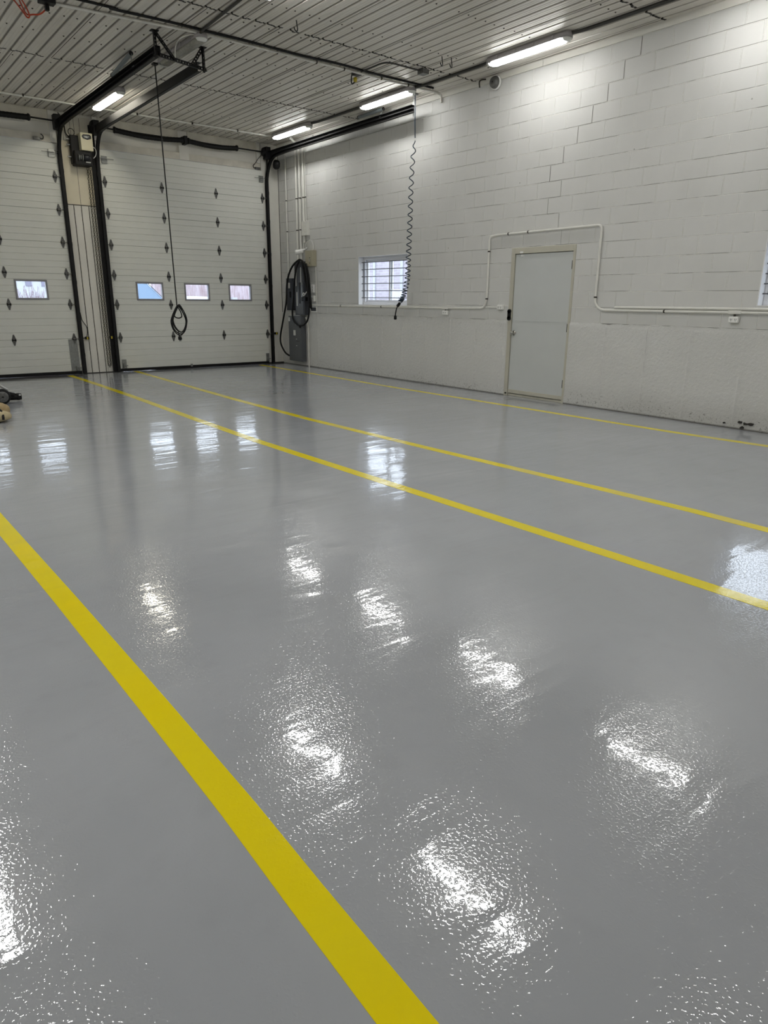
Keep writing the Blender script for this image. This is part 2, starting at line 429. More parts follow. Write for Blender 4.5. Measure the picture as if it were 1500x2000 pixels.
# foundation band: hand-trowelled, with form seams and tie nubs
seams = [-1.42, -2.32, -2.93, -3.59, -4.18, -4.82, -5.41, -6.0, -6.6, -8.39, -9.0, -9.58, -10.21, -10.82, -11.4]
fb = MB()
def found_grid(ya, yb, dy=.012, dz=.033):
    ny = max(2, int((yb-ya)/dy)); nz = 35; vs = []
    for i in range(ny+1):
        y = ya+(yb-ya)*i/ny
        top = 1.118+.014*noise.noise((y*5.1, 3.3, 0))+.008*noise.noise((y*17, 1.3, 0))
        for j in range(nz+1):
            z = top*j/nz; t = j/nz
            d = .010+.005*noise.noise((y*2.1, z*2.1, 1.7))+.004*noise.noise((y*7.3, z*7.3, 4.1))+.0025*noise.noise((y*21, z*21, 9.1))
            if t > .93: d += .008*max(0, noise.noise((y*9, 7.7, 0)))
            for s_ in seams:
                q = abs(y-s_)
                if q < .014: d += .014*(1-q/.014)*(1 if (noise.noise((z*3, s_, 0)) > -.25) else .2)
                rr = math.hypot(q, (z-.655)*1.5)
                if rr < .05: d += .016*(1-rr/.05)*(.6+.8*abs(noise.noise((y*40, z*40, 2))))
            if j == nz: d = 0.0
            vs.append((-d, y, z))
    fs = [(i*(nz+1)+j, i*(nz+1)+j+1, (i+1)*(nz+1)+j+1, (i+1)*(nz+1)+j) for i in range(ny) for j in range(nz)]
    fb.add(vs, fs, 0, True)
    for yy in (ya, yb): fb.add([(-.012, yy, 0), (.05, yy, 0), (.05, yy, 1.115), (-.012, yy, 1.115)], [(0,1,2,3)], 0)
found_grid(-12.0, PD[0]); found_grid(PD[1], .04); fb.box(-.012, .05, YF, -12.0, 0, 1.116)
fb.build('foundation', M['found'], wall_right)
# chipped holes at the foot of the wall, bottom right
for (y, z, a) in ((-10.30,.085,.035),(-10.36,.075,.03),(-10.42,.08,.04),(-10.33,.03,.03),(-10.12,.055,.02),(-6.705,.04,.022)):
    pts = []
    for i in range(11):
        t = 2*PI*i/11; rr = a*(.55+.6*random.random()); pts.append((-.021, y+rr*math.cos(t), max(.002, z+.55*rr*math.sin(t))))
    ch = MB(); ch.add(pts+[(q[0]+.03, q[1], q[2]) for q in pts], [tuple(range(11))]+[(i,(i+1)%11,11+(i+1)%11,11+i) for i in range(11)])
    ch.build('chipped_hole', M['gap'], wall_right)
# board along the top of the block wall
tb = MB(); ycuts = [-17.6, -13.2, -9.73, -7.02, -3.95, .05]
for a, b in zip(ycuts, ycuts[1:]): tb.box(-.018, .03, a+.003, b-.003, 4.366, H+.012)
tag(tb.build('trim_1', M['white_wall'], bevel=.002), 'painted board strip along the top of the block wall', 'trim', kind='structure')

wl = MB().box(XL-.2, XL, YF-.2, .3, 0, 4.7); tag(wl.build('wall_left', M['white_wall']), 'plain white wall on the left side', 'wall', kind='structure')
wf = MB().box(XL, .2, YF-.2, YF, 0, 4.7); tag(wf.build('wall_front', M['white_wall']), 'plain white wall behind the camera', 'wall', kind='structure')

# back wall with two overhead door openings
RD = (-3.62, -.47, 0.0, 3.93); LD = (-7.86, -4.47, 0.0, 3.93)
wb = MB(); wall_cells(wb, 1, .05, .25, [XL, .2], [0, 4.7], [RD, LD], lambda u, z: 0)
wall_back = tag(wb.build('wall_back', M['white_wall']), 'white back wall around the two overhead doors', 'wall', kind='structure')
# header trim boards and joints
hd = MB()
for x0, x1 in ((-3.66, -.42), (-7.92, -4.44)):
    hd.box(x0, x1, .015, .05, 3.935, 4.055)
hd.build_each('header_board', M['dirty_board'], wall_back, bevel=.003)
pads = MB()
for x0, x1, z0_, z1_ in ((-2.16, -1.97, 3.94, 4.30), (-3.74, -3.66, 4.06, 4.44), (-.50, -.42, 4.06, 4.44), (-4.47, -4.37, 3.94, 4.44)): pads.box(x0, x1, .006, .05, z0_, z1_)
pads.build_each('mounting_pad', M['white_wall'], wall_back, bevel=.003)
uf = MB()
for x0, x1 in ((-3.66, -2.16), (-1.97, -.5), (-7.9, -4.47)):
    uf.box(x0, x1, .03, .05, 4.30, 4.44)
uf.build_each('top_plate', M['dirty_board'], wall_back, bevel=.002)
# pillar cladding between the doors
cl = MB(); xs = [-4.345+i*.0277 for i in range(20)]
poly = []
x = -4.345
ribs_x = [-4.345, -4.245, -4.11, -4.06, -3.97, -3.91, -3.87, -3.78]
poly = [(-4.345, .05), (-4.345, .035)]
for xr in (-4.205, -4.075, -3.945, -3.905):
    poly += [(xr-.008, .035), (xr-.003, .047), (xr+.003, .047), (xr+.008, .035)]
poly += [(-3.78, .035), (-3.78, .05)]
cl.prism(poly, 2, .012, 2.965)
cl.build('ribbed_cladding', M['sheet'], wall_back)
gp = MB()
for xr in (-4.205, -4.075, -3.945): gp.box(xr-.0028, xr+.0028, .0345, .048, .012, 2.96)
gp.box(-4.345, -3.78, .030, .05, 2.964, 2.976)
gp.box(-4.08, -4.074, .0335, .05, 2.98, 4.0)
for xr in (-4.30, -4.245, -4.12, -4.055, -3.96): gp.box(xr-.003, xr+.003, .0335, .05, 4.0, 4.38)
gp.box(-4.345, -3.78, .03, .05, 0, .012)
gp.build_each('seam', M['gap'], wall_back)
pl = MB().box(-4.345, -3.78, .034, .05, 2.976, 4.0); pl.build('plywood_panel', M['cream'], wall_back)
pb = MB().box(-4.345, -3.78, .034, .05, 4.0, 4.40); pb.build('plank_panel', M['dirty_board'], wall_back)
# white return strip by the corner
jb = MB().box(-.40, 0, .03, .05, 0, 4.44); jb.build('corner_board', M['white_wall'], wall_back)
cs = MB().box(-.006, .0, .02, .034, 0, 4.3); cs.box(-.40, 0, .022, .034, 0, .03); cs.build('corner_joint', M['gap'], wall_back)

# ---------------------------------------------------------------- corrugated ceiling
per = .1524; nper = int(-XL/per)+2
ys = [.3, -2.88, -5.78, -8.76, -11.7, -14.6, YF-.2]
cb = MB()
prof = []
for i in range(nper):
    x = .04-i*per
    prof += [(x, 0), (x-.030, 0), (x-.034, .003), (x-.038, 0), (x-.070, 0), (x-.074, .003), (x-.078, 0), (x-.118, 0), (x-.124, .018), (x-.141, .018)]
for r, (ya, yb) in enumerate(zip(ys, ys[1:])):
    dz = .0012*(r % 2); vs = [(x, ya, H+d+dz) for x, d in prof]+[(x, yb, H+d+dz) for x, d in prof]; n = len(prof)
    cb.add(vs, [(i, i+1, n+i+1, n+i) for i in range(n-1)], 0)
    if yb > YF:      # dark gap under the end lap of each sheet row
        vs = []
        for i, (x, d) in enumerate(prof):
            jy = .04*noise.noise((i*.35, yb, 0)); vs += [(x, yb-.015+jy, H+d-.0012), (x, yb+.015+jy, H+d-.0012)]
        cb.add(vs, [(2*i, 2*i+1, 2*i+3, 2*i+2) for i in range(n-1) if noise.noise((i*.21, yb*3, 5)) > -.33], 1)
    for k in range(0, nper, 6):   # side laps
        x = .04-k*per-.100+(.05 if r % 2 else 0)
        x = .04-(k+(3 if r % 2 else 0))*per-.098
        if x > XL: cb.box(x-.0022, x+.0022, yb+.01, ya-.01, H-.0022, H+.001, 1)
for yr in (-.38, -1.5, -2.68, -3.85, -4.52, -5.65, -6.32, -7.45, -8.55, -9.5, -10.6):
    for i in range(2, 46):
        x = .04-i*per-.054+random.uniform(-.02, .02); y = yr+random.uniform(-.012, .012)
        if random.random() < .12: continue
        cb.lathe((x, y, H+.001), (0, 0, -1), [(0, .011), (.003, .011), (.003, .006), (.008, .005)], 7, 2)
cb.box(XL-.2, .2, YF-.2, .3, H+.08, H+.2, 0)
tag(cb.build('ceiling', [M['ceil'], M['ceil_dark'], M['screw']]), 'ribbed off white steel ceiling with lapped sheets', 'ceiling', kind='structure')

# ---------------------------------------------------------------- overhead doors
rows = [.055, .647, 1.258, 1.790, 2.324, 2.861, 3.396, 3.925]
def section(mb, x0, x1, za, zb, holes):
    """one door section with shallow horizontal grooves"""
    pts = [(za, .006), (za+.006, 0)]
    ng = 4; hgt = zb-za
    for i in range(1, ng+1):
        z = za+hgt*i/(ng+1); pts += [(z-.007, 0), (z-.002, .007), (z+.002, .007), (z+.007, 0)]
    pts += [(zb-.006, 0), (zb, .006)]
    def y_at(z):
        for (a, ya), (b, yb) in zip(pts, pts[1:]):
            if a <= z <= b: return ya+(yb-ya)*((z-a)/(b-a) if b > a else 0)
        return 0
    zz = sorted(set([p[0] for p in pts]+[h[2] for h in holes]+[h[3] for h in holes]))
    xx = sorted(set([x0, x1]+[h[0] for h in holes]+[h[1] for h in holes]))
    for a, b in zip(xx, xx[1:]):
        for c, d in zip(zz, zz[1:]):
            if any(h[0] < (a+b)/2 < h[1] and h[2] < (c+d)/2 < h[3] for h in holes): continue
            mb.add([(a,y_at(c),c),(b,y_at(c),c),(b,y_at(d),d),(a,y_at(d),d)], [(0,1,2,3)])
            mb.add([(a,.045,c),(b,.045,c),(b,.045,d),(a,.045,d)], [(3,2,1,0)])
    for a, b in ((x0, x0), (x1, x1)): mb.add([(a,.006,za),(a,.045,za),(a,.045,zb),(a,.006,zb)], [(0,1,2,3)])
    mb.add([(x0,.006,za),(x1,.006,za),(x1,.045,za),(x0,.045,za)], [(0,1,2,3)]); mb.add([(x0,.006,zb),(x1,.006,zb),(x1,.045,zb),(x0,.045,zb)], [(3,2,1,0)])
hinge_proto = None
def make_hinge(parent, x, z, side=0):
    """diamond strap hinge; side -1/+1 = roller hinge at the left/right edge"""
    loc = Vector((x, 0, z)); mb = MB()
    w, hh = .036, .096
    poly = [(x-.010, z-hh), (x+.010, z-hh), (x+w, z-.014), (x+w, z+.014), (x+.010, z+hh), (x-.010, z+hh), (x-w, z+.014), (x-w, z-.014)]
    mb.prism(poly, 1, -.006, .002, 0)
    mb.cyl((x-w, -.011, z), (x+w, -.011, z), .0095, n=10, mi=1)
    mb.box(x-w*.95, x-w*.5, -.016, -.004, z-.02, z+.02, 1); mb.box(x+w*.5, x+w*.95, -.016, -.004, z-.02, z+.02, 1)
    for dz in (-.062, .062, -.036, .036): mb.cyl((x, -.006, z+dz), (x, -.011, z+dz), .0065, n=6, mi=1)
    if side:
        mb.box(x+side*.02, x+side*.028, -.05, -.004, z-.026, z+.026, 0)
        mb.cyl((x-side*.03, -.036, z), (x+side*.085, -.036, z), .0065, n=8, mi=0)
        mb.cyl((x+side*.078, -.036, z), (x+side*.098, -.036, z), .021, n=14, mi=1)
    o = mb.build('hinge', [M['hinge'], M['hingedark']], parent)
    return o
def door_window(parent, x0, x1, z0_, z1_):
    f = MB(); t = .032
    for (a, b, c, d) in ((x0,x1,z0_,z0_+t),(x0,x1,z1_-t,z1_),(x0,x0+t,z0_+t,z1_-t),(x1-t,x1,z0_+t,z1_-t)): f.box(a, b, -.012, .05, c, d)
    fo = f.build('window_frame', M['winframe_plastic'], parent, bevel=.004)
    MB().box(x0+t-.004, x1-t+.004, .022, .028, z0_+t-.004, z1_-t+.004).build('pane', M['glass'], fo)
def overhead(n, x0, x1, wins, hcols, ecols, label):
    d = thing('door_%d' % n, ((x0+x1)/2, 0, 0), label, 'overhead door', kind='structure')
    for i in range(7):
        holes = [(a+.006, b-.006, 1.345, 1.672) for a, b in wins] if i == 2 else []
        mb = MB(); section(mb, x0, x1, rows[i], rows[i+1], holes); mb.build('door_section', M['doorskin'], d)
    for a, b in wins: door_window(d, a, b, 1.338, 1.680)
    for z in rows[1:7]:
        for xc in hcols: make_hinge(d, xc, z)
        for xc, s_ in ecols: make_hinge(d, xc, z, s_)
    MB().box(x0+.005, x1-.005, -.004, .045, 0.002, .056).build('bottom_seal', M['blackmatte'], d, bevel=.004)
    gaps = MB()
    for z in rows[1:7]: gaps.box(x0, x1, .0045, .044, z-.0025, z+.0025)
    gaps.build_each('section_joint', M['gap'], d)
    for xc, s_ in ecols:           # top roller brackets
        b = MB(); xa = xc-s_*.02
        b.box(xa-.045, xa+.05, -.03, .0, 3.70, 3.82, 0); b.box(xa-.045, xa+.05, -.05, -.03, 3.745, 3.755, 0)
        b.cyl((xa-s_*.16, -.043, 3.775), (xa+s_*.10, -.043, 3.775), .006, n=8)
        b.cyl((xa+s_*.09, -.043, 3.775), (xa+s_*.112, -.043, 3.775), .021, n=14, mi=1)
        b.build('top_bracket', [M['galv'], M['hingedark']], d)
    return d
d2 = overhead(2, -3.69, -.395, [(-3.235, -2.695), (-2.262, -1.720), (-1.292, -.762)], [-2.565, -1.455], [(-3.625, -1), (-.415, 1)],
              'white ribbed overhead door with three small windows on the right')
d1 = overhead(1, -7.93, -4.40, [(-5.360, -4.822), (-6.335, -5.797), (-7.31, -6.77)], [-5.49, -6.85], [(-4.475, 1), (-7.86, -1)],
              'white ribbed overhead door cut by the left edge of the photo')
def bottom_bracket(par, x, w, h):
    b = MB().box(x-w/2, x+w/2, -.008, .0, .06, .06+h); b.box(x-w*.3, x+w*.3, -.05, -.008, .075, .082)
    b.box(x-w*.3, x-w*.2, -.05, -.008, .075, .15); b.cyl((x, -.03, .115), (x+.06, -.03, .115), .008, n=8)
    b.build('bottom_bracket', M['galv'], par)
bottom_bracket(d2, -3.600, .085, .17); bottom_bracket(d2, -.435, .075, .17); bottom_bracket(d1, -4.475, .08, .14)
MB().box(-4.585, -4.43, -.005, .0, .065, .640).build('kick_plate', M['galv'], d1)
MB().box(-2.245, -2.205, -.02, -.004, .03, .085).build('latch_tab', M['galv'], d2)

# ---------------------------------------------------------------- door tracks
def c_track(mb, path, xc, w=.05, dpt=.055, mi=0):
    """sweep a C section along a path in the (y,z) plane; the open side faces the door centre (sign of w)"""
    s = 1 if w > 0 else -1; w = abs(w); t = .004
    prof = [(-s*w/2, dpt/2), (s*w/2, dpt/2), (s*w/2, -dpt/2), (-s*w/2, -dpt/2), (-s*w/2, -dpt/2+t), (s*(w/2-t), -dpt/2+t), (s*(w/2-t), dpt/2-t), (-s*w/2, dpt/2-t)]
    P = [Vector((0, p[0], p[1])) for p in path]; n = len(prof); vs = []
    for i, p in enumerate(P):
        tg = (P[min(i+1, len(P)-1)]-P[max(i-1, 0)]).normalized(); nr = Vector((0, -tg.z, tg.y))
        vs += [Vector((xc+a, 0, 0))+p+nr*b for a, b in prof]
    fs = [tuple(range(n)), tuple(range((len(P)-1)*n, len(P)*n))[::-1]]
    for i in range(len(P)-1): fs += [(i*n+j, (i+1)*n+j, (i+1)*n+(j+1)%n, i*n+(j+1)%n) for j in range(n)]
    mb.add(vs, fs, mi)
def door_track(x, s, yend, label, wide):
    """x: track centre, s: +1 when the track is on the right of its door"""
    o = thing('door_track', (x, -.04, 0), label, 'door track', 'black steel tracks of the overhead doors')
    yv = -.036
    arc = [(yv, 0.0), (yv, 3.62)]+[(yv-.42*(1-math.cos(t*PI/20)), 3.62+.55*math.sin(t*PI/20)) for t in range(1, 11)]
    c = MB(); c_track(c, arc+[(-.9, 4.185), (yend, 4.205)], x, s*.05, .056)
    c.build('roller_track', M['black'], o)
    a = MB()                       # wall angle that carries the vertical track
    a.box(x+s*.026, x+s*.032, -.062, .006, 0, 4.29); a.box(x+s*.026, x+s*(.032+wide), -.001, .006, 0, 4.29)
    for z in (.35, 1.0, 1.65, 2.3, 2.95, 3.5): a.box(x+s*.024, x+s*.042, -.05, -.02, z-.03, z+.03)
    a.build('wall_angle', M['black'], o)
    h_ = MB()
    h_.bar((x+s*.030, -.05, 4.218), (x+s*.030, yend, 4.233), .006, .105); h_.bar((x+s*.0, -.05, 4.268), (x+s*.0, yend, 4.283), .06, .005)
    h_.build('horizontal_angle', M['black'], o)
    p = MB()                       # end bearing plate
    p.box(x-.055, x+.055, -.16, -.02, 4.13, 4.36); p.build('bearing_plate', M['black'], o, bevel=.01)
    return o
tr_r = door_track(-.315, 1, -4.72, 'black door track running along the block wall to the hanging hose', .03)
tr_m = door_track(-3.725, -1, -4.50, 'black door track left of the right overhead door, beside the hoist chain', .07)
tr_l = door_track(-4.365, 1, -4.76, 'black door track right of the left overhead door, beside the ribbed pillar', .02)
# black cable drum cover by the corner
tag(MB().lathe((-.27, -.30, 4.02), (1, 0, 0), [(0, .03), (.01, .085), (.05, .095), (.09, .085), (.10, .03)], 9).build('cable_pulley', M['black'], origin=(-.22, -.3, 4.02)),
    'black pulley wheel beside the door track in the far corner', 'pulley')
# hanger from the ceiling at the end of the wall-side track
hg = thing('track_hanger', (-.285, -4.70, 4.20), 'thin galvanised rod hanger at the end of the wall door track', 'hanger')
MB().bar((-.285, -4.70, 4.12), (-.285, -4.70, H), .022, .004, (1,0,0)).build('hanger_strap', M['galv'], hg)
MB().box(-.31, -.26, -4.725, -4.675, H-.005, H).build_each('ceiling_plate', M['galv'], hg)
# perforated hanger frame between the two middle tracks
def perf(mb, a, b, w=.04, flat=(0, 1, 0)):
    """perforated steel strip: rails with rungs between square holes"""
    a, b = Vector(a), Vector(b); d = b-a; L = d.length; d.normalize(); f = Vector(flat); sd = d.cross(f).normalized()
    for s_ in (-1, 1): mb.bar(a+sd*(s_*w*.34), b+sd*(s_*w*.34), .005, w*.32, sd)
    n = max(2, int(L/.04))
    for i in range(n+1):
        c = a+d*(L*i/n); mb.bar(c-sd*(w*.3), c+sd*(w*.3), .005, .024, d)
    mb.bar(a+sd*(w*.5)+f*.015, b+sd*(w*.5)+f*.015, .03, .004, sd)
ph = thing('perforated_hanger', (-4.03, -4.68, 4.2), 'black perforated angle frame hanging from the ceiling between two tracks', 'hanger')
A, B_, C_, D_ = (-4.385, -4.74, H), (-4.385, -4.74, 4.16), (-3.69, -4.56, H), (-3.69, -4.56, 4.17)
for nm, p, q in (('upright', A, B_), ('upright', C_, D_), ('crossbar', (-4.42, -4.75, 4.20), (-3.66, -4.55, 4.20)), ('brace', A, (-4.13, -4.68, 4.20)), ('brace', C_, (-3.87, -4.61, 4.20))):
    mb = MB(); perf(mb, p, q, .045, (.25, -.97, 0)); mb.build(nm, M['black'], ph)
MB().box(-4.43, -4.34, -4.78, -4.70, H-.006, H).box(-3.73, -3.65, -4.60, -4.52, H-.006, H).build_each('ceiling_plate', M['black'], ph)
# galvanised strap braces halfway along the tracks
def strap_brace(p0, p1, p2, p3, label):
    o = thing('track_brace', p1, label, 'brace')
    MB().tube([p0, p1], .028, 10).build('brace_tube', M['brace'], o)
    m = MB().bar(p1, p2, .045, .004, (1, 0, 0)); m.bar(p2, p3, .045, .004, (1, 0, 0)); m.build('strap', M['galv'], o)
    m = MB().cyl(Vector(p0)+Vector((0,0,.0)), Vector(p0)+Vector((0,.02,.0)), .03, n=12); m.cyl(Vector(p1)-Vector((0,.01,0)), Vector(p1)+Vector((0,.01,0)), .027, n=12)
    m.build_each('end_bolt', M['hingedark'], o)
strap_brace((-4.31, -2.95, 4.36), (-4.36, -3.85, 4.41), (-4.34, -3.80, 4.30), (-4.34, -3.86, 4.25), 'galvanised brace beside the unlit light on the left middle track')
strap_brace((-.20, -3.15, 4.40), (-.22, -3.85, 4.40), (-.27, -3.86, 4.33), (-.30, -3.86, 4.26), 'galvanised brace above the wall door track under a lit light')

# ---------------------------------------------------------------- torsion springs
def spring_set(x0, x1, springs, label):
    z, y = 4.262, -.09
    o = thing('torsion_spring_bar', ((x0+x1)/2, y, z), label, 'door spring', 'black torsion spring bars over the doors')
    MB().cyl((x0, y, z), (x1, y, z), .0135, n=12).build('shaft', M['black'], o)
    for a, b, sag, flip in springs:
        n = 40; pts = []; rs = []
        for i in range(n+1):
            t = i/n; pts.append((a+(b-a)*t, y, z-.006-sag*math.sin(PI*t)+.012*(t if flip else 1-t)*0)); rs.append(.043+.003*(i % 2))
        MB().tube(pts, .043, 14, rs=rs).build('spring', M['blackmatte'], o)
        for xe in (a, b): MB().lathe((xe-.022, y, z-.004), (1, 0, 0), [(0, .036), (.006, .055), (.03, .055), (.044, .036)], 14).build('winding_cone', M['black'], o)
    for xe in (x0+.06, x1-.06): MB().lathe((xe-.03, y, z), (1, 0, 0), [(0, .06), (.008, .078), (.02, .066), (.05, .066), (.06, .072)], 18).build('cable_drum', M['black'], o)
    return o
sp = spring_set(-3.84, -.33, [(-3.39, -2.13, .034, 0), (-2.0, -.99, .03, 1)], 'pair of sagging black torsion springs over the right overhead door')
MB().box(-2.10, -2.04, -.14, .004, 4.19, 4.33).build('center_bracket', M['black'], sp)
spring_set(-7.95, -4.29, [(-7.4, -6.1, .03, 0), (-5.95, -4.80, .012, 1)], 'black torsion spring bar over the left overhead door')
# slack cable switches on the header
def slack(x, z, s_, label):
    o = thing('slack_cable_switch', (x, -.01, z), label, 'switch')
    MB().box(x-.055, x+.055, -.035, .012, z-.022, z+.022).build('switch_body', M['hinge'], o, bevel=.004)
    loop = [(x+s_*.05, -.03, z+.005), (x+s_*.095, -.03, z+.0), (x+s_*.105, -.03, z+.045), (x+s_*.07, -.03, z+.075)]
    MB().tube(smooth_path(loop), .008, 8).build('hook', M['blackmatte'], o)
    return o
slack(-4.70, 3.965, 1, 'small dark hooked switch on the header board of the left door')
s2 = slack(-.50, 3.955, -1, 'small dark hooked switch beside the top right corner of the door')
MB().tube([(-.572, -.03, 4.03), (-.50, -.05, 4.13), (-.44, -.07, 4.20)], .006, 6).build('pull_cord', M['blackmatte'], s2)

# ---------------------------------------------------------------- door operator on the pillar
op = thing('door_opener', (-4.0, .03, 3.8), 'door opener with cream cover and black motor mounted high on the pillar', 'door opener')
MB().box(-4.17, -4.03, -.10, .03, 3.63, 4.08).build('back_box', M['black'], op, bevel=.006)
MB().box(-4.04, -3.84, -.24, .0, 3.835, 4.115).build('cover', M['opener_cover'], op, bevel=.008)
bd = MB().prism([(-4.02, 4.055), (-3.995, 4.085), (-3.885, 4.09), (-3.862, 4.07), (-3.862, 4.03), (-3.93, 4.005), (-4.0, 4.02)], 1, -.246, -.238).build('badge', M['badge'], op)
m = MB(); m.lathe((-3.94, -.2465, 4.047), (0, -1, 0), [(0, .018), (.003, .016)], 20); ob = m.build('badge_emblem', M['silver'], bd); ob.scale = (2.3, 1, 1)
ob.location = (ob.location.x+3.94*0, 0, 0)
ob.scale = (1, 1, 1)
MB().box(-3.985, -3.895, -.2475, -.245, 4.05, 4.058).box(-3.975, -3.91, -.2475, -.245, 4.036, 4.041).build('badge_lettering', M['silver'], bd)
MB().box(-4.15, -3.87, -.20, .03, 3.60, 3.83).build('motor_housing', M['black'], op, bevel=.01)
m = MB()
for x, r in ((-4.10, .05), (-4.07, .038), (-4.04, .055)): m.lathe((x, -.215, 3.72), (1, 0, 0), [(0, r), (.012, r)], 18)
m.build_each('drive_sprocket', M['galv'], op)
MB().lathe((-3.90, -.215, 3.72), (-1, 0, 0), [(0, .03), (.01, .05), (.10, .05), (.11, .03)], 18).build('gear_motor', M['badge'], op)
MB().box(-3.98, -3.90, -.206, -.198, 3.645, 3.665).build('rating_label', M['label'], op)
m = MB()
for z in (4.02, 3.93, 3.74): m.cyl((-4.23, -.03, z), (-4.15, -.03, z), .012, n=8)
m.build_each('mounting_stud', M['galv'], op)
MB().tube(smooth_path([(-3.845, -.15, 3.93), (-3.79, -.16, 3.90), (-3.775, -.16, 3.84), (-3.79, -.15, 3.78), (-3.825, -.14, 3.74)]), .006, 6).build('white_cable', M['whitecable'], op)
MB().tube(smooth_path([(-4.135+.05*math.cos(t), -.06, 4.13+.055*math.sin(t)) for t in [i*2*PI/10 for i in range(10)]], 4, True), .006, 6, closed=True).build('cable_loop', M['blackmatte'], op)
MB().tube(smooth_path([(-4.18, -.02, 4.06), (-4.215, .0, 4.12), (-4.22, .02, 4.25), (-4.25, .02, 4.36), (-4.30, .02, 4.42)]), .008, 6).build('feed_cable', M['blackmatte'], op)
# hoist chain: endless loop from the opener to the foot of the pillar
chn = MB()
def links(x, za, zb, y):
    n = int(abs(zb-za)/.040)
    for i in range(n):
        z = za+(zb-za)*(i+.5)/n; a, b = ((.0, 1.0) if i % 2 else (1.0, 0.0)); pts = []
        for t in range(8):
            q = 2*PI*t/8; pts.append((x+a*.013*math.cos(q), y+b*.013*math.cos(q), z+.0245*math.sin(q)))
        chn.tube(pts, .005, 4, closed=True)
links(-3.905, 3.60, .13, .005); links(-3.855, 3.60, .13, .012); links(-3.88, .15, .09, .008)
tag(chn.build('hoist_chain', M['chain'], origin=(-3.88, .0, 3.6)), 'long steel hoist chain loop hanging down the pillar from the opener', 'chain')
# safety sensors near the floor
def sensor(x, s_, label):
    o = thing('door_sensor', (x, -.02, .655), label, 'sensor', 'photo eyes beside the doors')
    MB().box(x-.035, x+.035, -.05, -.005, .63, .68).build('sensor_body', M['blackmatte'], o, bevel=.004)
    MB().box(x-.012, x+.012, -.053, -.049, .632, .678).build('yellow_band', M['yellowplastic'], o)
    MB().box(x-s_*.03-.035, x-s_*.03+.035, -.012, -.004, .648, .664).build('sensor_bracket', M['hingedark'], o)
sensor(-4.25, 1, 'black and yellow photo eye on the left side of the pillar')
sensor(-3.805, -1, 'black photo eye on the right side of the pillar by the chain')
sensor(-.215, 1, 'black and yellow photo eye between the right door and the black cable')
tag(MB().tube(smooth_path([(-4.31, .02, 1.12), (-4.29, .02, .98), (-4.225, .02, .86), (-4.22, .02, .76), (-4.245, .0, .68)]), .006, 6).build('sensor_wire', M['blackmatte'], origin=(-4.25, .02, .7)),
    'thin dark wire curving down to the photo eye on the pillar', 'wire')

# ---------------------------------------------------------------- personnel door
d3 = thing('door_3', (0, -7.23, 0), 'plain grey steel door in a cream frame in the block wall', 'door', kind='structure')
f = MB()
f.box(-.012, .09, PD[1]-.065, PD[1], 0, PD[3]); f.box(-.012, .09, PD[0], PD[0]+.038, 0, PD[3]); f.box(-.012, .09, PD[0]+.038, PD[1]-.065, 2.045, PD[3])
f.build('door_frame', M['frame'], d3, bevel=.003)
f = MB(); f.box(.02, .09, PD[0]+.03, PD[1]-.06, 0, .035); f.build('door_sill', M['frame'], d3, bevel=.003)
MB().box(.05, .1, PD[0]+.035, PD[1]-.06, .03, 2.05).build('shadow_gap', M['gap'], d3)
leaf = MB().box(.006, .048, PD[0]+.046, PD[1]-.072, .045, 2.038).build('door_leaf', M['leaf'], d3, bevel=.002)
MB().box(.0, .007, PD[0]+.047, PD[1]-.073, .046, .10).build('door_sweep', M['frame'], leaf, bevel=.002)
k = MB().lathe((.006, -6.79, .935), (-1, 0, 0), [(0, .035), (.006, .035), (.010, .014), (.032, .013), (.040, .024), (.058, .029), (.070, .022), (.073, .008)], 20).build('door_knob', M['chrome'], leaf)
for z in (1.868, 1.04, .272):
    m = MB().cyl((-.004, PD[0]+.042, z-.055), (-.004, PD[0]+.042, z+.055), .0085, n=10); m.box(.0, .006, PD[0]+.03, PD[0]+.056, z-.055, z+.055)
    m.build('door_hinge', M['hingedark'], d3)
cp = MB(); cp.box(-.035, -.010, PD[1]-.056, PD[1]-.006, 1.135, 1.255); cp.cyl((-.035, PD[1]-.031, 1.245), (-.010, PD[1]-.031, 1.245), .031, n=18); cp.cyl((-.035, PD[1]-.031, 1.145), (-.010, PD[1]-.031, 1.145), .031, n=18)
tag(cp.build('lock_cover', M['blackmatte'], origin=(-.01, PD[1]-.03, 1.2)), 'black rounded lock cover on the frame beside the grey door', 'lock cover')
ct = thing('door_contact', (-.012, -6.86, 2.05), 'tiny white alarm contact at the top of the grey door', 'alarm contact')
MB().box(-.026, -.012, -6.885, -6.835, 2.048, 2.074).build('magnet', M['plate'], ct, bevel=.002); MB().box(-.008, .006, -6.88, -6.84, 2.005, 2.034).build('contact_body', M['plate'], ct, bevel=.002)

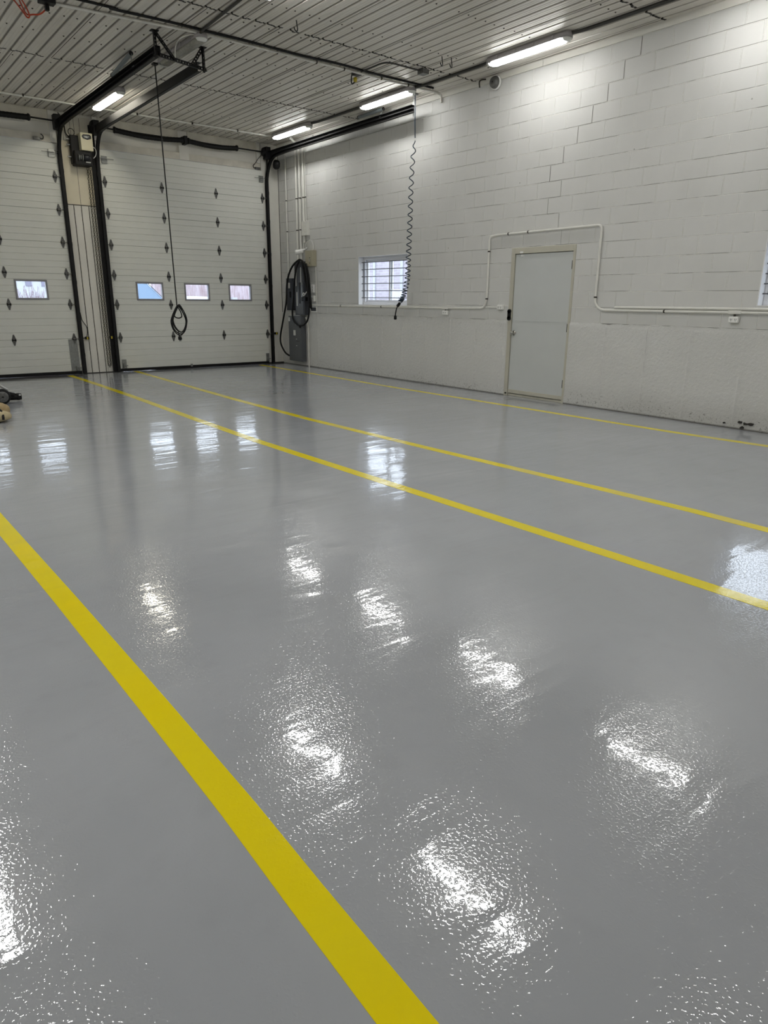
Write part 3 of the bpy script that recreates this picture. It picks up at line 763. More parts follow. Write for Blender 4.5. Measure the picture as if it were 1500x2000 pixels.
# ---------------------------------------------------------------- windows in the block wall
def wall_window(n, w, split, label):
    y0, y1, z0_, z1_ = w
    o = thing('window_%d' % n, (.1, (y0+y1)/2, z0_), label, 'window', kind='structure')
    c = MB(); t = .012       # painted lining of the opening, with a thin lip on the wall face
    for (a, b, cc, dd) in ((y0,y1,z0_,z0_+t),(y0,y1,z1_-t,z1_),(y0,y0+t,z0_+t,z1_-t),(y1-t,y1,z0_+t,z1_-t)): c.box(-.006, .12, a, b, cc, dd)
    c.build('lining', M['reveal'], o)
    f = MB(); a0, a1, b0, b1 = y0+t, y1-t, z0_+t, z1_-t; t = .05
    for (a, b, cc, dd) in ((a0,a1,b0,b0+t),(a0,a1,b1-t,b1),(a0,a0+t,b0+t,b1-t),(a1-t,a1,b0+t,b1-t)): f.box(.11, .19, a, b, cc, dd)
    f.build('window_frame', M['vinyl'], o, bevel=.004)
    s0 = a0+(a1-a0)*split; s = MB(); t2 = .035
    for (p, q, xo) in ((a0+t, s0+.03, .125), (s0-.03, a1-t, .155)):
        for (a, b, cc, dd) in ((p,q,b0+t,b0+t+t2),(p,q,b1-t-t2,b1-t),(p,p+t2,b0+t+t2,b1-t-t2),(q-t2,q,b0+t+t2,b1-t-t2)): s.box(xo, xo+.028, a, b, cc, dd)
    so = s.build('sash', M['vinyl'], o, bevel=.003)
    MB().box(.137, .141, a0+t+t2-.004, s0+.03-t2+.004, b0+t+t2-.004, b1-t-t2+.004).build('pane', M['glass'], so)
    MB().box(.167, .171, s0-.03+t2-.004, a1-t-t2+.004, b0+t+t2-.004, b1-t-t2+.004).build('pane', M['glass'], so)
    return o
wall_window(1, WIN, .45, 'small sliding window in the block wall behind the blue hose')
wall_window(2, WIN2, .5, 'white framed window cut by the right edge of the photo')
def window_guard(w, label):
    y0, y1, z0_, z1_ = w; o = thing('window_guard', (.06, (y0+y1)/2, z0_+.1), label, 'window bars', 'steel bars across the wall windows')
    for i in range(6):
        z = z0_+.135+(z1_-z0_-.24)*i/5
        MB().tube([(.07, y0+.012, z), (.07, y1-.012, z)], .0072, 8).build('rod', M['rod'], o)
    for yy in (y1-.075, y0+.075): MB().box(.064, .076, yy-.009, yy+.009, z0_+.125, z1_-.095).build('upright', M['rod'], o)
window_guard(WIN, 'six dark horizontal bars across the sliding window'); window_guard(WIN2, 'dark horizontal bars across the window at the right edge')

# ---------------------------------------------------------------- floor lines
def floor_line(pts, w, label):
    P = [Vector((x, y, 0)) for x, y in pts]; n = len(P); vs = []
    for i, p in enumerate(P):
        t = (P[min(i+1, n-1)]-P[max(i-1, 0)]).normalized(); s = Vector((-t.y, t.x, 0))
        for sg in (-1, 1): vs.append(p+s*(sg*w/2)+Vector((0, 0, .0012)))
        for sg in (-1, 1): vs.append(p+s*(sg*w/2)+Vector((0, 0, -.004)))
    fs = []
    for i in range(n-1):
        a, b = 4*i, 4*i+4; fs += [(a, a+1, b+1, b), (a, b, b+2, a+2), (a+1, a+3, b+3, b+1)]
    m = MB(); m.add(vs, fs); o = m.build('floor_line', M['yellow'], origin=(pts[0][0], pts[0][1], 0))
    return tag(o, label, 'floor line', 'painted yellow floor lines')
floor_line([(-7.47, -.35), (-7.455, -5.0), (-7.432, -9.0), (-7.412, -10.63), (-7.405, -11.76), (-7.405, -12.44), (-7.412, -12.8), (-7.42, -13.6), (-7.43, -15.5)], .101, 'thick yellow floor line closest to the camera, running off the bottom of the photo')
floor_line([(-4.675, -.2), (-4.672, -1.4), (-4.70, -3.4), (-4.775, -6.0), (-4.81, -7.7), (-4.785, -9.8), (-4.755, -11.8), (-4.75, -12.7), (-4.75, -15.5)], .10, 'yellow floor line that starts at the foot of the ribbed pillar')
floor_line([(-3.41, -.05), (-3.46, -1.16), (-3.61, -4.6), (-3.66, -6.8), (-3.62, -9.0), (-3.545, -11.04), (-3.53, -11.65), (-3.55, -12.4), (-3.55, -15.5)], .10, 'yellow floor line that starts at the left end of the right overhead door')
floor_line([(-.70, -.15), (-.75, -2.15), (-.81, -5.1), (-.80, -6.85), (-.80, -9.2), (-.795, -9.9), (-.73, -10.9), (-.72, -15.5)], .10, 'thin yellow floor line alongside the foot of the block wall')

# ---------------------------------------------------------------- ceiling lights
def make_light(kind):
    o = bpy.data.objects.new('ceiling_light', None); o.empty_display_size = .1; COL.objects.link(o)
    L, W = .675, .075
    def stadium(l, w, n=8):
        return [(w*math.cos(a), l-w+w*math.sin(a)) for a in [PI*i/n for i in range(n+1)]]+[(w*math.cos(a), -l+w+w*math.sin(a)) for a in [PI+PI*i/n for i in range(n+1)]]
    h_ = MB()
    def lay(mb, rings, mi=0):
        n = len(rings[0][0]); vs = []
        for poly, z in rings: vs += [(p[0], p[1], z) for p in poly]
        fs = [tuple(range(n)), tuple(range((len(rings)-1)*n, len(rings)*n))[::-1]]
        for i in range(len(rings)-1): fs += [(i*n+j, (i+1)*n+j, (i+1)*n+(j+1)%n, i*n+(j+1)%n) for j in range(n)]
        mb.add(vs, fs, mi, True)
    lay(h_, [(stadium(L-.01, W-.02), 0), (stadium(L, W), -.03), (stadium(L, W), -.068)])
    h_.build('housing', M['housing'], o)
    d = MB()
    lm = {'lit': M['lit'], 'side': M['lit_side'], 'warm': M['lit_warm'], 'off': M['unlit']}[kind]
    lay(d, [(stadium(L-.075, W-.004), -.068), (stadium(L-.075, W-.006), -.078), (stadium(L-.085, W-.022), -.100)])
    d.build('diffuser', lm, o)
    for s in (-1, 1):
        e = MB(); poly = stadium(L-.004, W-.004, 10); half = [(p[0], s*p[1]) for p in poly[:11]]
        half = half+[(-(W-.004), s*(L-.075)), ((W-.004), s*(L-.075))]
        inner = [(p[0]*.7, s*(L-.075)+(p[1]-s*(L-.075))*.75) for p in half]
        lay(e, [(half, -.068), (half, -.078), (inner, -.098)]); e.build('end_cap', M['endcap'], o)
    c = MB()
    for yy in (-.45, -.15, .15, .45):
        for s in (-1, 1): c.box(s*(W-.006), s*(W+.006), yy-.018, yy+.018, -.06, -.02)
    c.build_each('latch', M['housing'], o)
    return o
protos = {}
def place_light(kind, x, y, label):
    if kind not in protos:
        o = make_light(kind); protos[kind] = o; o.location = (x, y, H)
    else: o = dup(protos[kind], (x, y, H))
    tag(o, label, 'ceiling light', 'long ceiling lights')
LX1, LX2, LX3 = -.585, -3.93, -7.75
place_light('side', LX1, -1.53, 'lit ceiling light in the far corner above the electrical panels')
place_light('side', LX1, -4.40, 'lit ceiling light over the top of the hanging blue hose')
place_light('side', LX1, -7.24, 'lit ceiling light above the grey door')
place_light('side', LX1, -10.1, 'lit ceiling light above the window at the right edge')
place_light('side', LX1, -13.0, 'lit ceiling light by the block wall behind the camera')
place_light('warm', LX2, -1.50, 'warm yellowish lit ceiling light between the two middle door tracks')
place_light('off', LX2, -4.45, 'unlit clear ceiling light above the black perforated hanger')
place_light('lit', LX2, -7.24, 'lit ceiling light whose tip shows at the top edge of the photo')
place_light('lit', LX2, -10.1, 'lit ceiling light in the middle row beyond the top edge of the photo')
place_light('lit', LX2, -13.0, 'lit ceiling light in the middle row behind the camera')
place_light('lit', LX3, -4.40, 'lit ceiling light over the left bay beyond the photo')
place_light('lit', LX3, -7.24, 'lit ceiling light over the left bay near the camera')
place_light('lit', LX3, -10.1, 'added unseen ceiling light over the left bay, brightening the floor near the camera')  # out-of-view lamp added to lift the near floor
place_light('lit', LX3, -13.0, 'lit ceiling light over the left bay behind the camera')
place_light('lit', LX3-3.5, -4.40, 'added unseen fill light on the ceiling by the left wall near the doors')  # far-left lamp added out of view for more ambient light
place_light('lit', LX3-3.5, -10.1, 'added unseen fill light on the ceiling by the left wall beside the camera')  # second added fill lamp, also out of view

# ---------------------------------------------------------------- conduits
def run(name, pts, r, mt, label, cat='conduit', rad=.06, straps=None, group=None, n=10):
    P = bend_path(pts, rad) if len(pts) > 2 else [Vector(p) for p in pts]
    o = thing(name, pts[0], label, cat, group)
    MB().tube(P, r, n).build('pipe', M[mt], o)
    if straps:
        m = MB()
        for s in straps:
            a, d = Vector(s[0]), Vector(s[1]).normalized(); m.cyl(a-d*.009, a+d*.009, r+.004, n=10)
        m.build_each('strap', M['strap'], o)
    return o
zc = H-.018
run('ceiling_conduit', [(XL, -4.72, zc), (-5.6, -4.86, zc), (-4.5, -5.0, zc), (-4.0, -5.07, zc), (-.14, -5.05, zc), (-.03, -5.05, H-.03), (-.02, -5.05, H-.14)], .017, 'conduit_grey', 'long pale conduit crossing the ceiling above the perforated hanger',
    straps=[((x, -5.06, zc), (1, 0, 0)) for x in (-3.55, -2.9, -2.3, -1.85, -1.2, -.7)])
bc = smooth_path([(XL, -4.79, H-.012)]+[(x, -4.89-.05*((x+5.6)/1.6 if x < -4 else 1)-.222+.010*math.sin(x*7), H-.013-.004*math.cos(x*5)) for x in [-5.6, -5.0, -4.4, -3.8, -3.2, -2.6, -2.0, -1.4, -.8, -.3]])
tag(MB().tube(bc, .0145, 8).build('ceiling_cable', M['blackmatte'], origin=(-4, -5.1, H)), 'thick black cable tied along the long ceiling conduit', 'cable')
run('ceiling_conduit', [(XL, -.70, zc), (-5.3, -.70, zc), (-.66, -.76, zc), (-.58, -.80, zc), (-.52, -.95, zc-.03)], .0165, 'conduit', 'pale conduit along the ceiling above the torsion springs', rad=.08,
    straps=[((x, -.76, zc), (1, 0, 0)) for x in (-5.0, -3.2, -2.2, -1.3)])
for ya, yb, lab in ((-2.15, -3.75, 'dark conduit between the two lit lights nearest the far corner'), (-5.02, -6.6, 'dark conduit between the light above the hose and the light above the grey door'), (-7.86, -9.5, 'dark conduit leaving the light above the grey door towards the camera')):
    run('light_conduit', [(LX1, ya, H-.03), (LX1+.07, ya-.16, zc), (LX1+.07, yb+.16, zc), (LX1, yb, H-.03)], .019, 'darkcond', lab, rad=.1, group='conduits linking the ceiling lights')
run('light_conduit', [(-3.95, -4.98, zc-.02), (-3.97, -5.2, zc), (-4.03, -6.5, zc), (-4.05, -9.4, zc)], .016, 'darkcond', 'dark conduit running to the top edge from the unlit light', rad=.08, group='conduits linking the ceiling lights')
tag(MB().tube(smooth_path([(-3.98, -5.02, H-.03), (-4.06, -4.98, 4.40), (-4.12, -4.86, 4.38), (-4.13, -4.74, 4.32), (-4.12, -4.69, 4.22)]), .007, 6).build('drop_wire', M['conduit_grey'], origin=(-4.1, -4.8, 4.3)),
    'thin pale wire curving from the conduit down to the perforated hanger', 'wire')
jn = thing('junction_box', (-.95, -5.68, H), 'dark square junction box on the ceiling fed by a bent conduit', 'junction box')
MB().box(-1.0, -.89, -5.74, -5.62, H-.055, H+.012).build('box_body', M['hinge'], jn, bevel=.004)
MB().tube(bend_path([(-1.60, -5.12, zc), (-1.60, -5.68, zc), (-1.0, -5.68, zc)], .14), .011, 8).build('box_conduit', M['darkcond'], jn)
oy = thing('drop_connector', (-1.6, -4.95, H), 'yellow connector hanging on a short black lead from the ceiling conduit', 'connector')
MB().tube(smooth_path([(-1.69, -5.03, H-.03), (-1.66, -4.97, 4.37), (-1.63, -4.93, 4.32), (-1.60, -4.92, 4.315), (-1.57, -4.94, 4.35)]), .009, 6).build('lead', M['blackmatte'], oy)
MB().lathe((-1.575, -4.945, 4.335), (0, 0, 1), [(0, .018), (.01, .026), (.05, .026), (.06, .015)], 12).build('connector_body', M['yellowplastic'], oy)
MB().box(-1.62, -1.52, -5.03, -4.93, H-.03, H).build('ceiling_box', M['hingedark'], oy)
def jhook(x, y, label):
    p = [(x, y, H+.005), (x+.01, y, 4.39), (x+.012, y-.005, 4.35), (x-.005, y-.02, 4.325), (x-.035, y-.03, 4.325), (x-.05, y-.03, 4.355)]
    tag(MB().tube(smooth_path(p), .0065, 6).build('ceiling_hook', M['hingedark'], origin=(x, y, H)), label, 'hook', 'small hooks in the ceiling')
jhook(-3.24, -6.1, 'dark hook alone in the ceiling near the top edge, beside the perforated hanger')
jhook(-1.13, -6.26, 'left of the two small dark hooks near the light above the grey door'); jhook(-.99, -6.29, 'right of the two small dark hooks near the light above the grey door')
oc = thing('orange_cord', (-5.62, -4.8, H), 'orange extension cord looped from the ceiling in the top left corner', 'cord')
MB().tube(smooth_path([(-6.1, -5.0, 4.43), (-5.93, -4.80, 4.40), (-5.80, -4.62, 4.36), (-5.745, -4.56, 4.33), (-5.73, -4.60, 4.34), (-5.80, -4.75, 4.38), (-5.92, -4.95, 4.42), (-5.86, -4.80, 4.39), (-5.76, -4.60, 4.35), (-5.70, -4.64, 4.345), (-5.64, -4.69, 4.35), (-5.60, -4.78, 4.38), (-5.60, -4.86, 4.40)], 8), .008, 6).build('cord_loops', M['orange'], oc)
MB().box(-5.70, -5.54, -4.97, -4.86, H-.05, H).box(-5.63, -5.59, -4.89, -4.84, H-.10, H-.05).build('ceiling_socket', M['blackmatte'], oc, bevel=.004)

# conduits on the block wall
xw = -.030
run('wall_conduit', [(xw, -1.22, 1.268), (xw, -5.2, 1.270), (xw, -6.17, 1.282), (xw, -6.225, 1.40), (xw, -6.225, 2.30), (xw, -6.34, 2.322), (xw, -8.19, 2.335), (xw, -8.19, 2.20), (xw, -8.19, 1.36), (xw, -8.30, 1.288), (xw, -12.5, 1.296)], .0165, 'conduit',
    'long painted conduit looping up over the grey door', rad=.13, straps=[((xw, -6.6, 2.325), (0,1,0)), ((xw, -6.97, 2.328), (0,1,0)), ((xw, -6.225, 2.1), (0,0,1)), ((xw, -6.225, 1.42), (0,0,1)), ((xw, -8.19, 1.45), (0,0,1)), ((xw, -2.3, 1.269), (0,1,0)), ((xw, -3.6, 1.269), (0,1,0)), ((xw, -9.2, 1.29), (0,1,0))])
run('wall_pipe', [(xw, -8.50, 1.326), (xw, -12.5, 1.338)], .0155, 'conduit', 'capped painted pipe just above the conduit right of the grey door', 'pipe')
run('wall_pipe', [(xw, -3.2, 1.293), (xw, -4.85, 1.293)], .008, 'conduit', 'thin pipe on top of the conduit below the sliding window', 'pipe')
def outlet(y, z, label, stem):
    o = thing('wall_outlet', (0, y, z), label, 'outlet', 'white duplex outlets on the block wall')
    MB().box(-.055, -.005, y-.055, y+.055, z-.034, z+.034).build('box_body', M['plate'], o, bevel=.008)
    m = MB()
    for dy in (-.026, .022):
        m.box(-.0565, -.054, y+dy-.010, y+dy-.006, z-.006, z+.010); m.box(-.0565, -.054, y+dy+.006, y+dy+.010, z-.006, z+.010); m.cyl((-.0565, y+dy, z-.013), (-.054, y+dy, z-.013), .004, n=8)
    m.build('socket', M['slot'], o)
    if stem:
        MB().box(-.05, -.005, y-.075, y+.075, stem-.02, stem+.02).build('fitting', M['conduit'], o, bevel=.008)
        MB().cyl((-.03, y, z+.03), (-.03, y, stem-.018), .012, n=10).build('nipple', M['strap'], o)
    return o
outlet(-5.31, 1.200, 'white outlet under the conduit between the window and the grey door', 1.268)
outlet(-6.52, 1.300, 'white outlet left beside the frame of the grey door', None)
outlet(-10.06, 1.215, 'white outlet under the conduit below the window at the right edge', 1.294)
run('wall_pipe', [(xw, -6.2, 1.297), (xw, -6.47, 1.297)], .008, 'conduit', 'short thin pipe feeding the outlet beside the grey door', 'pipe')
bell = thing('alarm_bell', (0, -6.2, 4.34), 'round grey alarm bell high on the wall near the light above the grey door', 'alarm bell')
MB().lathe((-.018, -6.2, 4.335), (-1, 0, 0), [(0, .092), (.03, .092)], 24).build('back_plate', M['plate'], bell)
MB().lathe((-.048, -6.2, 4.335), (-1, 0, 0), [(0, .078), (.02, .078), (.05, .066), (.058, .05), (.060, .02)], 28).build('gong', M['hinge'], bell)
MB().lathe((-.106, -6.2, 4.335), (-1, 0, 0), [(0, .012), (.008, .01)], 10).build('gong_nut', M['slot'], bell)
tag(MB().tube(smooth_path([(-.015, -5.98, 4.425), (-.06, -5.94, 4.42), (-.065, -5.90, 4.40), (-.05, -5.895, 4.33)]), .010, 8).build('wall_hook', M['strap'], origin=(0, -5.93, 4.4)), 'small bent metal bracket on the wall left of the alarm bell', 'bracket')

# vertical conduits in the far corner
def vrun(y, z0_, z1_, r, label, x=-.034, mt='conduit', top=None):
    pts = [(x, y, z0_), (x, y, z1_)]+([top] if top else [])
    run('vertical_conduit', pts, r, mt, label, rad=.1, straps=[((x, y, z), (0,0,1)) for z in (1.9, 2.75, 3.35) if z0_ < z < z1_], group='vertical conduits in the far corner')
vrun(-.335, 1.75, 4.40, .014, 'thin vertical conduit nearest the far corner, alone on the wall')
vrun(-.745, 2.10, 4.35, .022, 'left conduit of the bundle rising from the electrical panels')
vrun(-.875, 2.10, 4.30, .024, 'middle conduit of the bundle, curving to the corner light', top=(-.25, -.93, 4.41))
vrun(-1.015, 2.50, 4.25, .024, 'right conduit of the bundle, ending at the small cream box')
vrun(-1.09, 2.88, 4.30, .010, 'thin conduit rising from the small cream box to the ceiling', top=(-.02, -1.4, 4.42))
run('vertical_conduit', [(-.03, -.99, 1.02), (-.03, -1.05, .93), (-.03, -1.085, .80), (-.03, -1.085, 0)], .0165, 'conduit', 'pale conduit from the grey panel down to the floor', rad=.08, group='vertical conduits in the far corner')
run('vertical_conduit', [(-.02, -1.40, 2.02), (-.02, -1.42, 1.29)], .010, 'conduit', 'thin pale conduit below the beige control box', group='vertical conduits in the far corner')

# ---------------------------------------------------------------- electrical panels
lp = thing('transformer_box', (0, -.72, .1), 'large grey electrical cabinet low on the wall in the far corner', 'electrical cabinet')
MB().box(-.14, -.026, -.975, -.455, .10, 1.04).build('cabinet_body', M['panelgrey'], lp, bevel=.006)
MB().box(-.146, -.139, -.965, -.465, .115, 1.025).build('cabinet_cover', M['panelgrey'], lp, bevel=.003)
MB().box(-.148, -.145, -.75, -.66, .64, .75).box(-.148, -.145, -.53, -.47, .93, 1.01).build_each('notice', M['label'], lp)
m = MB()
for z in (.86, .56, .42): m.box(-.1485, -.145, -.80, -.76, z, z+.012)
m.build('lettering', M['label'], lp)
MB().box(-.1485, -.145, -.90, -.76, .520, .526).build('scratch', M['slot'], lp)
mp = thing('breaker_panel', (0, -.9, 1.1), 'tall dark grey breaker panel above the grey electrical cabinet', 'breaker panel')
MB().box(-.12, -.027, -1.09, -.72, 1.065, 2.13).build('panel_body', M['paneldark'], mp, bevel=.005)
MB().box(-.128, -.119, -1.05, -.76, 1.085, 2.0).build('panel_door', M['panelgrey'], mp, bevel=.003)
MB().box(-.130, -.127, -.96, -.90, 1.30, 1.72).build('breaker_row', M['slot'], mp)
MB().box(-.1305, -.127, -1.0, -.975, 1.72, 2.02).box(-.1305, -.127, -.835, -.80, 1.25, 1.53).box(-.1305, -.127, -.815, -.775, 1.65, 1.98).build_each('circuit_card', M['label'], mp)
MB().box(-.140, -.127, -1.05, -1.02, 1.42, 1.72).build('door_handle', M['galv'], mp, bevel=.003)
sp_ = thing('disconnect_switch', (0, -.44, 1.2), 'small dark grey switch box left of the tall breaker panel', 'switch box')
MB().box(-.10, 0, -.585, -.335, 1.155, 1.81).build('switch_body', M['paneldark'], sp_, bevel=.004)
MB().box(-.105, -.099, -.56, -.36, 1.40, 1.78).build('switch_cover', M['paneldark'], sp_, bevel=.003)
MB().box(-.107, -.104, -.50, -.43, 1.61, 1.72).build_each('notice', M['label'], sp_)
MB().box(-.135, -.104, -.535, -.515, 1.42, 1.54).build('switch_lever', M['slot'], sp_, bevel=.003)
run('panel_pipe', [(-.03, -.12, 1.115), (-.03, -.62, 1.09)], .010, 'conduit', 'short pipe under the small switch box', 'pipe')
cbx = thing('control_box', (0, -1.27, 2.1), 'beige control box at the upper right of the breaker panel', 'control box')
MB().box(-.10, 0, -1.405, -1.13, 2.03, 2.335).build('box_body', M['beige'], cbx, bevel=.005)
m = MB()
for z in (2.19, 2.15, 2.11, 2.08): m.box(-.1025, -.099, -1.325, -1.29, z-.006, z+.006)
m.build_each('indicator', M['slot'], cbx)
MB().box(-.1025, -.099, -1.305, -1.28, 2.12, 2.17).build_each('notice', M['label'], cbx)
sbx = thing('cream_junction_box', (0, -1.06, 2.7), 'small cream box on the conduits above the beige control box', 'junction box')
MB().box(-.075, 0, -1.17, -.97, 2.63, 2.90).build('box_body', M['conduit'], sbx, bevel=.004)
MB().tube(smooth_path([(-.03, -1.0, 2.63), (-.03, -.985, 2.55), (-.03, -.96, 2.42), (-.03, -.95, 2.30)]), .013, 8).build('box_conduit', M['conduit'], sbx)
cmx = thing('security_camera', (-.05, -.95, 2.33), 'white bullet camera above the breaker panel', 'camera')
MB().lathe((-.10, -1.06, 2.335), (-.55, .8, -.18), [(0, .036), (.01, .042), (.12, .042), (.13, .05), (.165, .05)], 18).build('camera_body', M['plate'], cmx)
MB().lathe((-.178, -.945, 2.31), (-.55, .8, -.18), [(0, .03), (.03, .03)], 14).build('lens', M['hinge'], cmx)
MB().cyl((-.0, -1.05, 2.40), (-.11, -1.02, 2.33), .016, n=8).build('camera_arm', M['plate'], cmx)
MB().tube(smooth_path([(-.05, -1.06, 2.38), (-.07, -1.12, 2.47), (-.06, -1.25, 2.53), (-.05, -1.33, 2.50), (-.04, -1.36, 2.40), (-.05, -1.35, 2.33)]), .009, 6).build('camera_cable', M['whitecable'], cmx)
ps = thing('power_strip', (0, -1.3, 1.45), 'white outlets with a coiled white cord right of the breaker panel', 'power outlet')
MB().box(-.045, 0, -1.33, -1.24, 1.52, 1.68).build('upper_outlet', M['plate'], ps, bevel=.005)
MB().box(-.05, 0, -1.345, -1.225, 1.345, 1.46).build('lower_outlet', M['plate'], ps, bevel=.005)
m = MB(); m.box(-.047, -.044, -1.305, -1.295, 1.62, 1.635); m.box(-.047, -.044, -1.305, -1.295, 1.565, 1.58); m.box(-.052, -.049, -1.30, -1.29, 1.40, 1.415); m.build('socket', M['slot'], ps)
MB().tube(smooth_path([(-.05, -1.30, 1.67), (-.08, -1.26, 1.62), (-.12, -1.20, 1.54), (-.15, -1.17, 1.48), (-.16, -1.14, 1.455), (-.16, -1.11, 1.47), (-.16, -1.115, 1.505), (-.16, -1.15, 1.51), (-.16, -1.165, 1.48)]), .010, 6).build('cord', M['whitecable'], ps)
MB().box(-.19, -.06, -1.24, -1.08, 1.35, 1.43).build('power_adapter', M['blackmatte'], ps, bevel=.01)
so = thing('dark_socket', (0, -1.3, 1.19), 'white plate with a dark data socket under the conduit by the panels', 'socket plate')
MB().box(-.02, 0, -1.40, -1.18, 1.125, 1.25).build('wall_plate', M['plate'], so, bevel=.003)
MB().box(-.032, -.019, -1.375, -1.20, 1.155, 1.225).build('socket', M['badge'], so, bevel=.004)
bk = thing('black_power_cable', (-.17, -.9, 1.2), 'thick black cable hung in loops over the breaker panel', 'cable')
xb = -.17
cab = [(-.15, -.46, .20), (xb, -.32, .261), (xb, -.152, .429), (xb, -.143, .616), (xb, -.277, .948), (xb, -.433, 1.325), (xb, -.475, 1.639), (xb, -.552, 1.845), (xb, -.68, 2.0), (xb, -.817, 2.093), (xb, -1.0, 2.16), (xb, -1.09, 2.15)]
MB().tube(smooth_path(cab), .019, 8).build('cable_run', M['blackmatte'], bk)
loop = [(xb, -1.05, 2.15), (xb, -.93, 2.06), (xb, -.85, 1.93), (xb, -.77, 1.62), (xb, -.735, 1.40), (xb, -.677, 1.117), (xb, -.711, .96), (xb, -.853, .875), (xb, -.976, .852), (xb, -1.162, .889), (xb, -1.30, 1.0), (xb, -1.35, 1.23), (xb, -1.33, 1.53), (xb, -1.29, 1.85), (xb, -1.20, 2.08)]
MB().tube(smooth_path(loop, closed=True), .019, 8, closed=True).build('cable_loop', M['blackmatte'], bk)
MB().tube(smooth_path([(p[0]+.04, p[1]-.0 if p[1] < -1 else p[1]-.25, p[2]) for p in loop if p[2] > 1.2 and p[1] < -1.0]), .021, 8).build('cable_loop', M['blackmatte'], bk)
MB().lathe((xb, -.976, .80), (0, 0, 1), [(0, .01), (.015, .022), (.05, .028), (.065, .024)], 12).build('cable_tie', M['blackmatte'], bk)

# ---------------------------------------------------------------- hanging cord with coil
hc = thing('hanging_power_cord', (-3.935, -3.56, H), 'black power cord hanging from the ceiling with a coil at its lower end', 'cord')
top = Vector((-3.935, -3.56, H)); bot = Vector((-3.86, -3.5, 1.258))
MB().tube([top+(bot-top)*(i/10) for i in range(11)], .0085, 7).build('drop', M['blackmatte'], hc)
MB().box(-3.97, -3.90, -3.60, -3.52, H-.02, H).build('ceiling_hook', M['hingedark'], hc)
for i, (dx, dz, sx, sz, ph) in enumerate(((0, 0, .115, .205, 0), (.012, .008, .105, .19, .4), (-.006, -.012, .112, .215, .9), (.02, .02, .10, .20, 1.3))):
    pts = []
    for t in range(20):
        a = 2*PI*t/20; w = 1-.35*max(0, math.sin(a)); pts.append((-3.842+dx+sx*w*math.cos(a)+.006*math.sin(3*a+ph), -3.5+.012*i-.02+.01*math.sin(2*a+ph), 1.075+dz+sz*math.sin(a)))
    MB().tube(smooth_path(pts, 3, True), .0085, 7, closed=True).build('coil_turn', M['blackmatte'], hc)
MB().tube(smooth_path([(-3.85, -3.49, 1.26), (-3.80, -3.48, 1.19), (-3.79, -3.48, 1.12), (-3.85, -3.49, 1.10), (-3.91, -3.5, 1.13), (-3.88, -3.5, 1.21)], closed=True), .0085, 7, closed=True).build('coil_turn', M['blackmatte'], hc)
MB().tube(smooth_path([(-3.87, -3.5, .90), (-3.862, -3.5, .86), (-3.855, -3.5, .82)]), .0085, 7).build('cord_tail', M['blackmatte'], hc)
MB().lathe((-3.852, -3.5, .835), (.1, 0, -1), [(0, .014), (.01, .026), (.05, .03), (.055, .02)], 12).build('plug', M['blackmatte'], hc)
MB().lathe((-3.846, -3.5, .78), (.1, 0, -1), [(0, .018), (.02, .018)], 10).build('plug_face', M['galv'], hc)

# ---------------------------------------------------------------- coiled blue cord by the wall
bh = thing('coiled_blue_hose', (-.3, -4.76, H), 'thin blue coiled hose hanging from the ceiling in front of the sliding window', 'hose')
spine = [(-.30, -4.757, H), (-.30, -4.775, 3.78), (-.30, -4.735, 3.62), (-.30, -4.697, 3.164), (-.30, -4.686, 2.71), (-.30, -4.668, 2.245), (-.30, -4.649, 1.767), (-.30, -4.60, 1.58), (-.30, -4.54, 1.44), (-.30, -4.47, 1.37)]
sp2 = smooth_path(spine[1:], 12); d = [0]
for a, b in zip(sp2, sp2[1:]): d.append(d[-1]+(b-a).length)
def at(s):
    for i in range(len(sp2)-1):
        if s <= d[i+1]: return sp2[i].lerp(sp2[i+1], (s-d[i])/(d[i+1]-d[i]))
    return sp2[-1]
hel = []; ph = 0; s = 0; L = d[-1]
while s < L:
    t = s/L; pitch_ = .155*(1-t)**.55+.011; R = .040*min(1, s/.12)*(.8+.25*t)
    c = at(s); hel.append((c.x+R*math.cos(ph), c.y+R*math.sin(ph), c.z)); ph += 2*PI/14; s += pitch_/14
MB().tube([spine[0], (-.30, -4.76, 4.1), (-.30, -4.772, 3.82)], .008, 6).build('lead_in', M['bluehose'], bh)
MB().tube(hel, .0080, 6).build('coil', M['bluehose'], bh)
MB().tube(smooth_path([hel[-1], (-.30, -4.52, 1.36), (-.30, -4.47, 1.345), (-.30, -4.45, 1.335)]), .0075, 6).build('tail', M['bluehose'], bh)
MB().lathe((-.30, -4.46, 1.345), (0, .75, -.66), [(0, .012), (.012, .024), (.08, .027), (.09, .016)], 12).build('coupling', M['blackmatte'], bh)
MB().tube(smooth_path([(-.30, -4.40, 1.29), (-.30, -4.365, 1.24), (-.30, -4.345, 1.17), (-.30, -4.338, 1.12)]), .010, 7).build('lower_lead', M['blackmatte'], bh)
MB().lathe((-.30, -4.338, 1.135), (0, 0, -1), [(0, .014), (.015, .024), (.055, .026), (.07, .018)], 12).build('end_plug', M['blackmatte'], bh)
MB().box(-.33, -.27, -4.79, -4.72, H-.03, H).build('ceiling_fitting', M['galv'], bh)

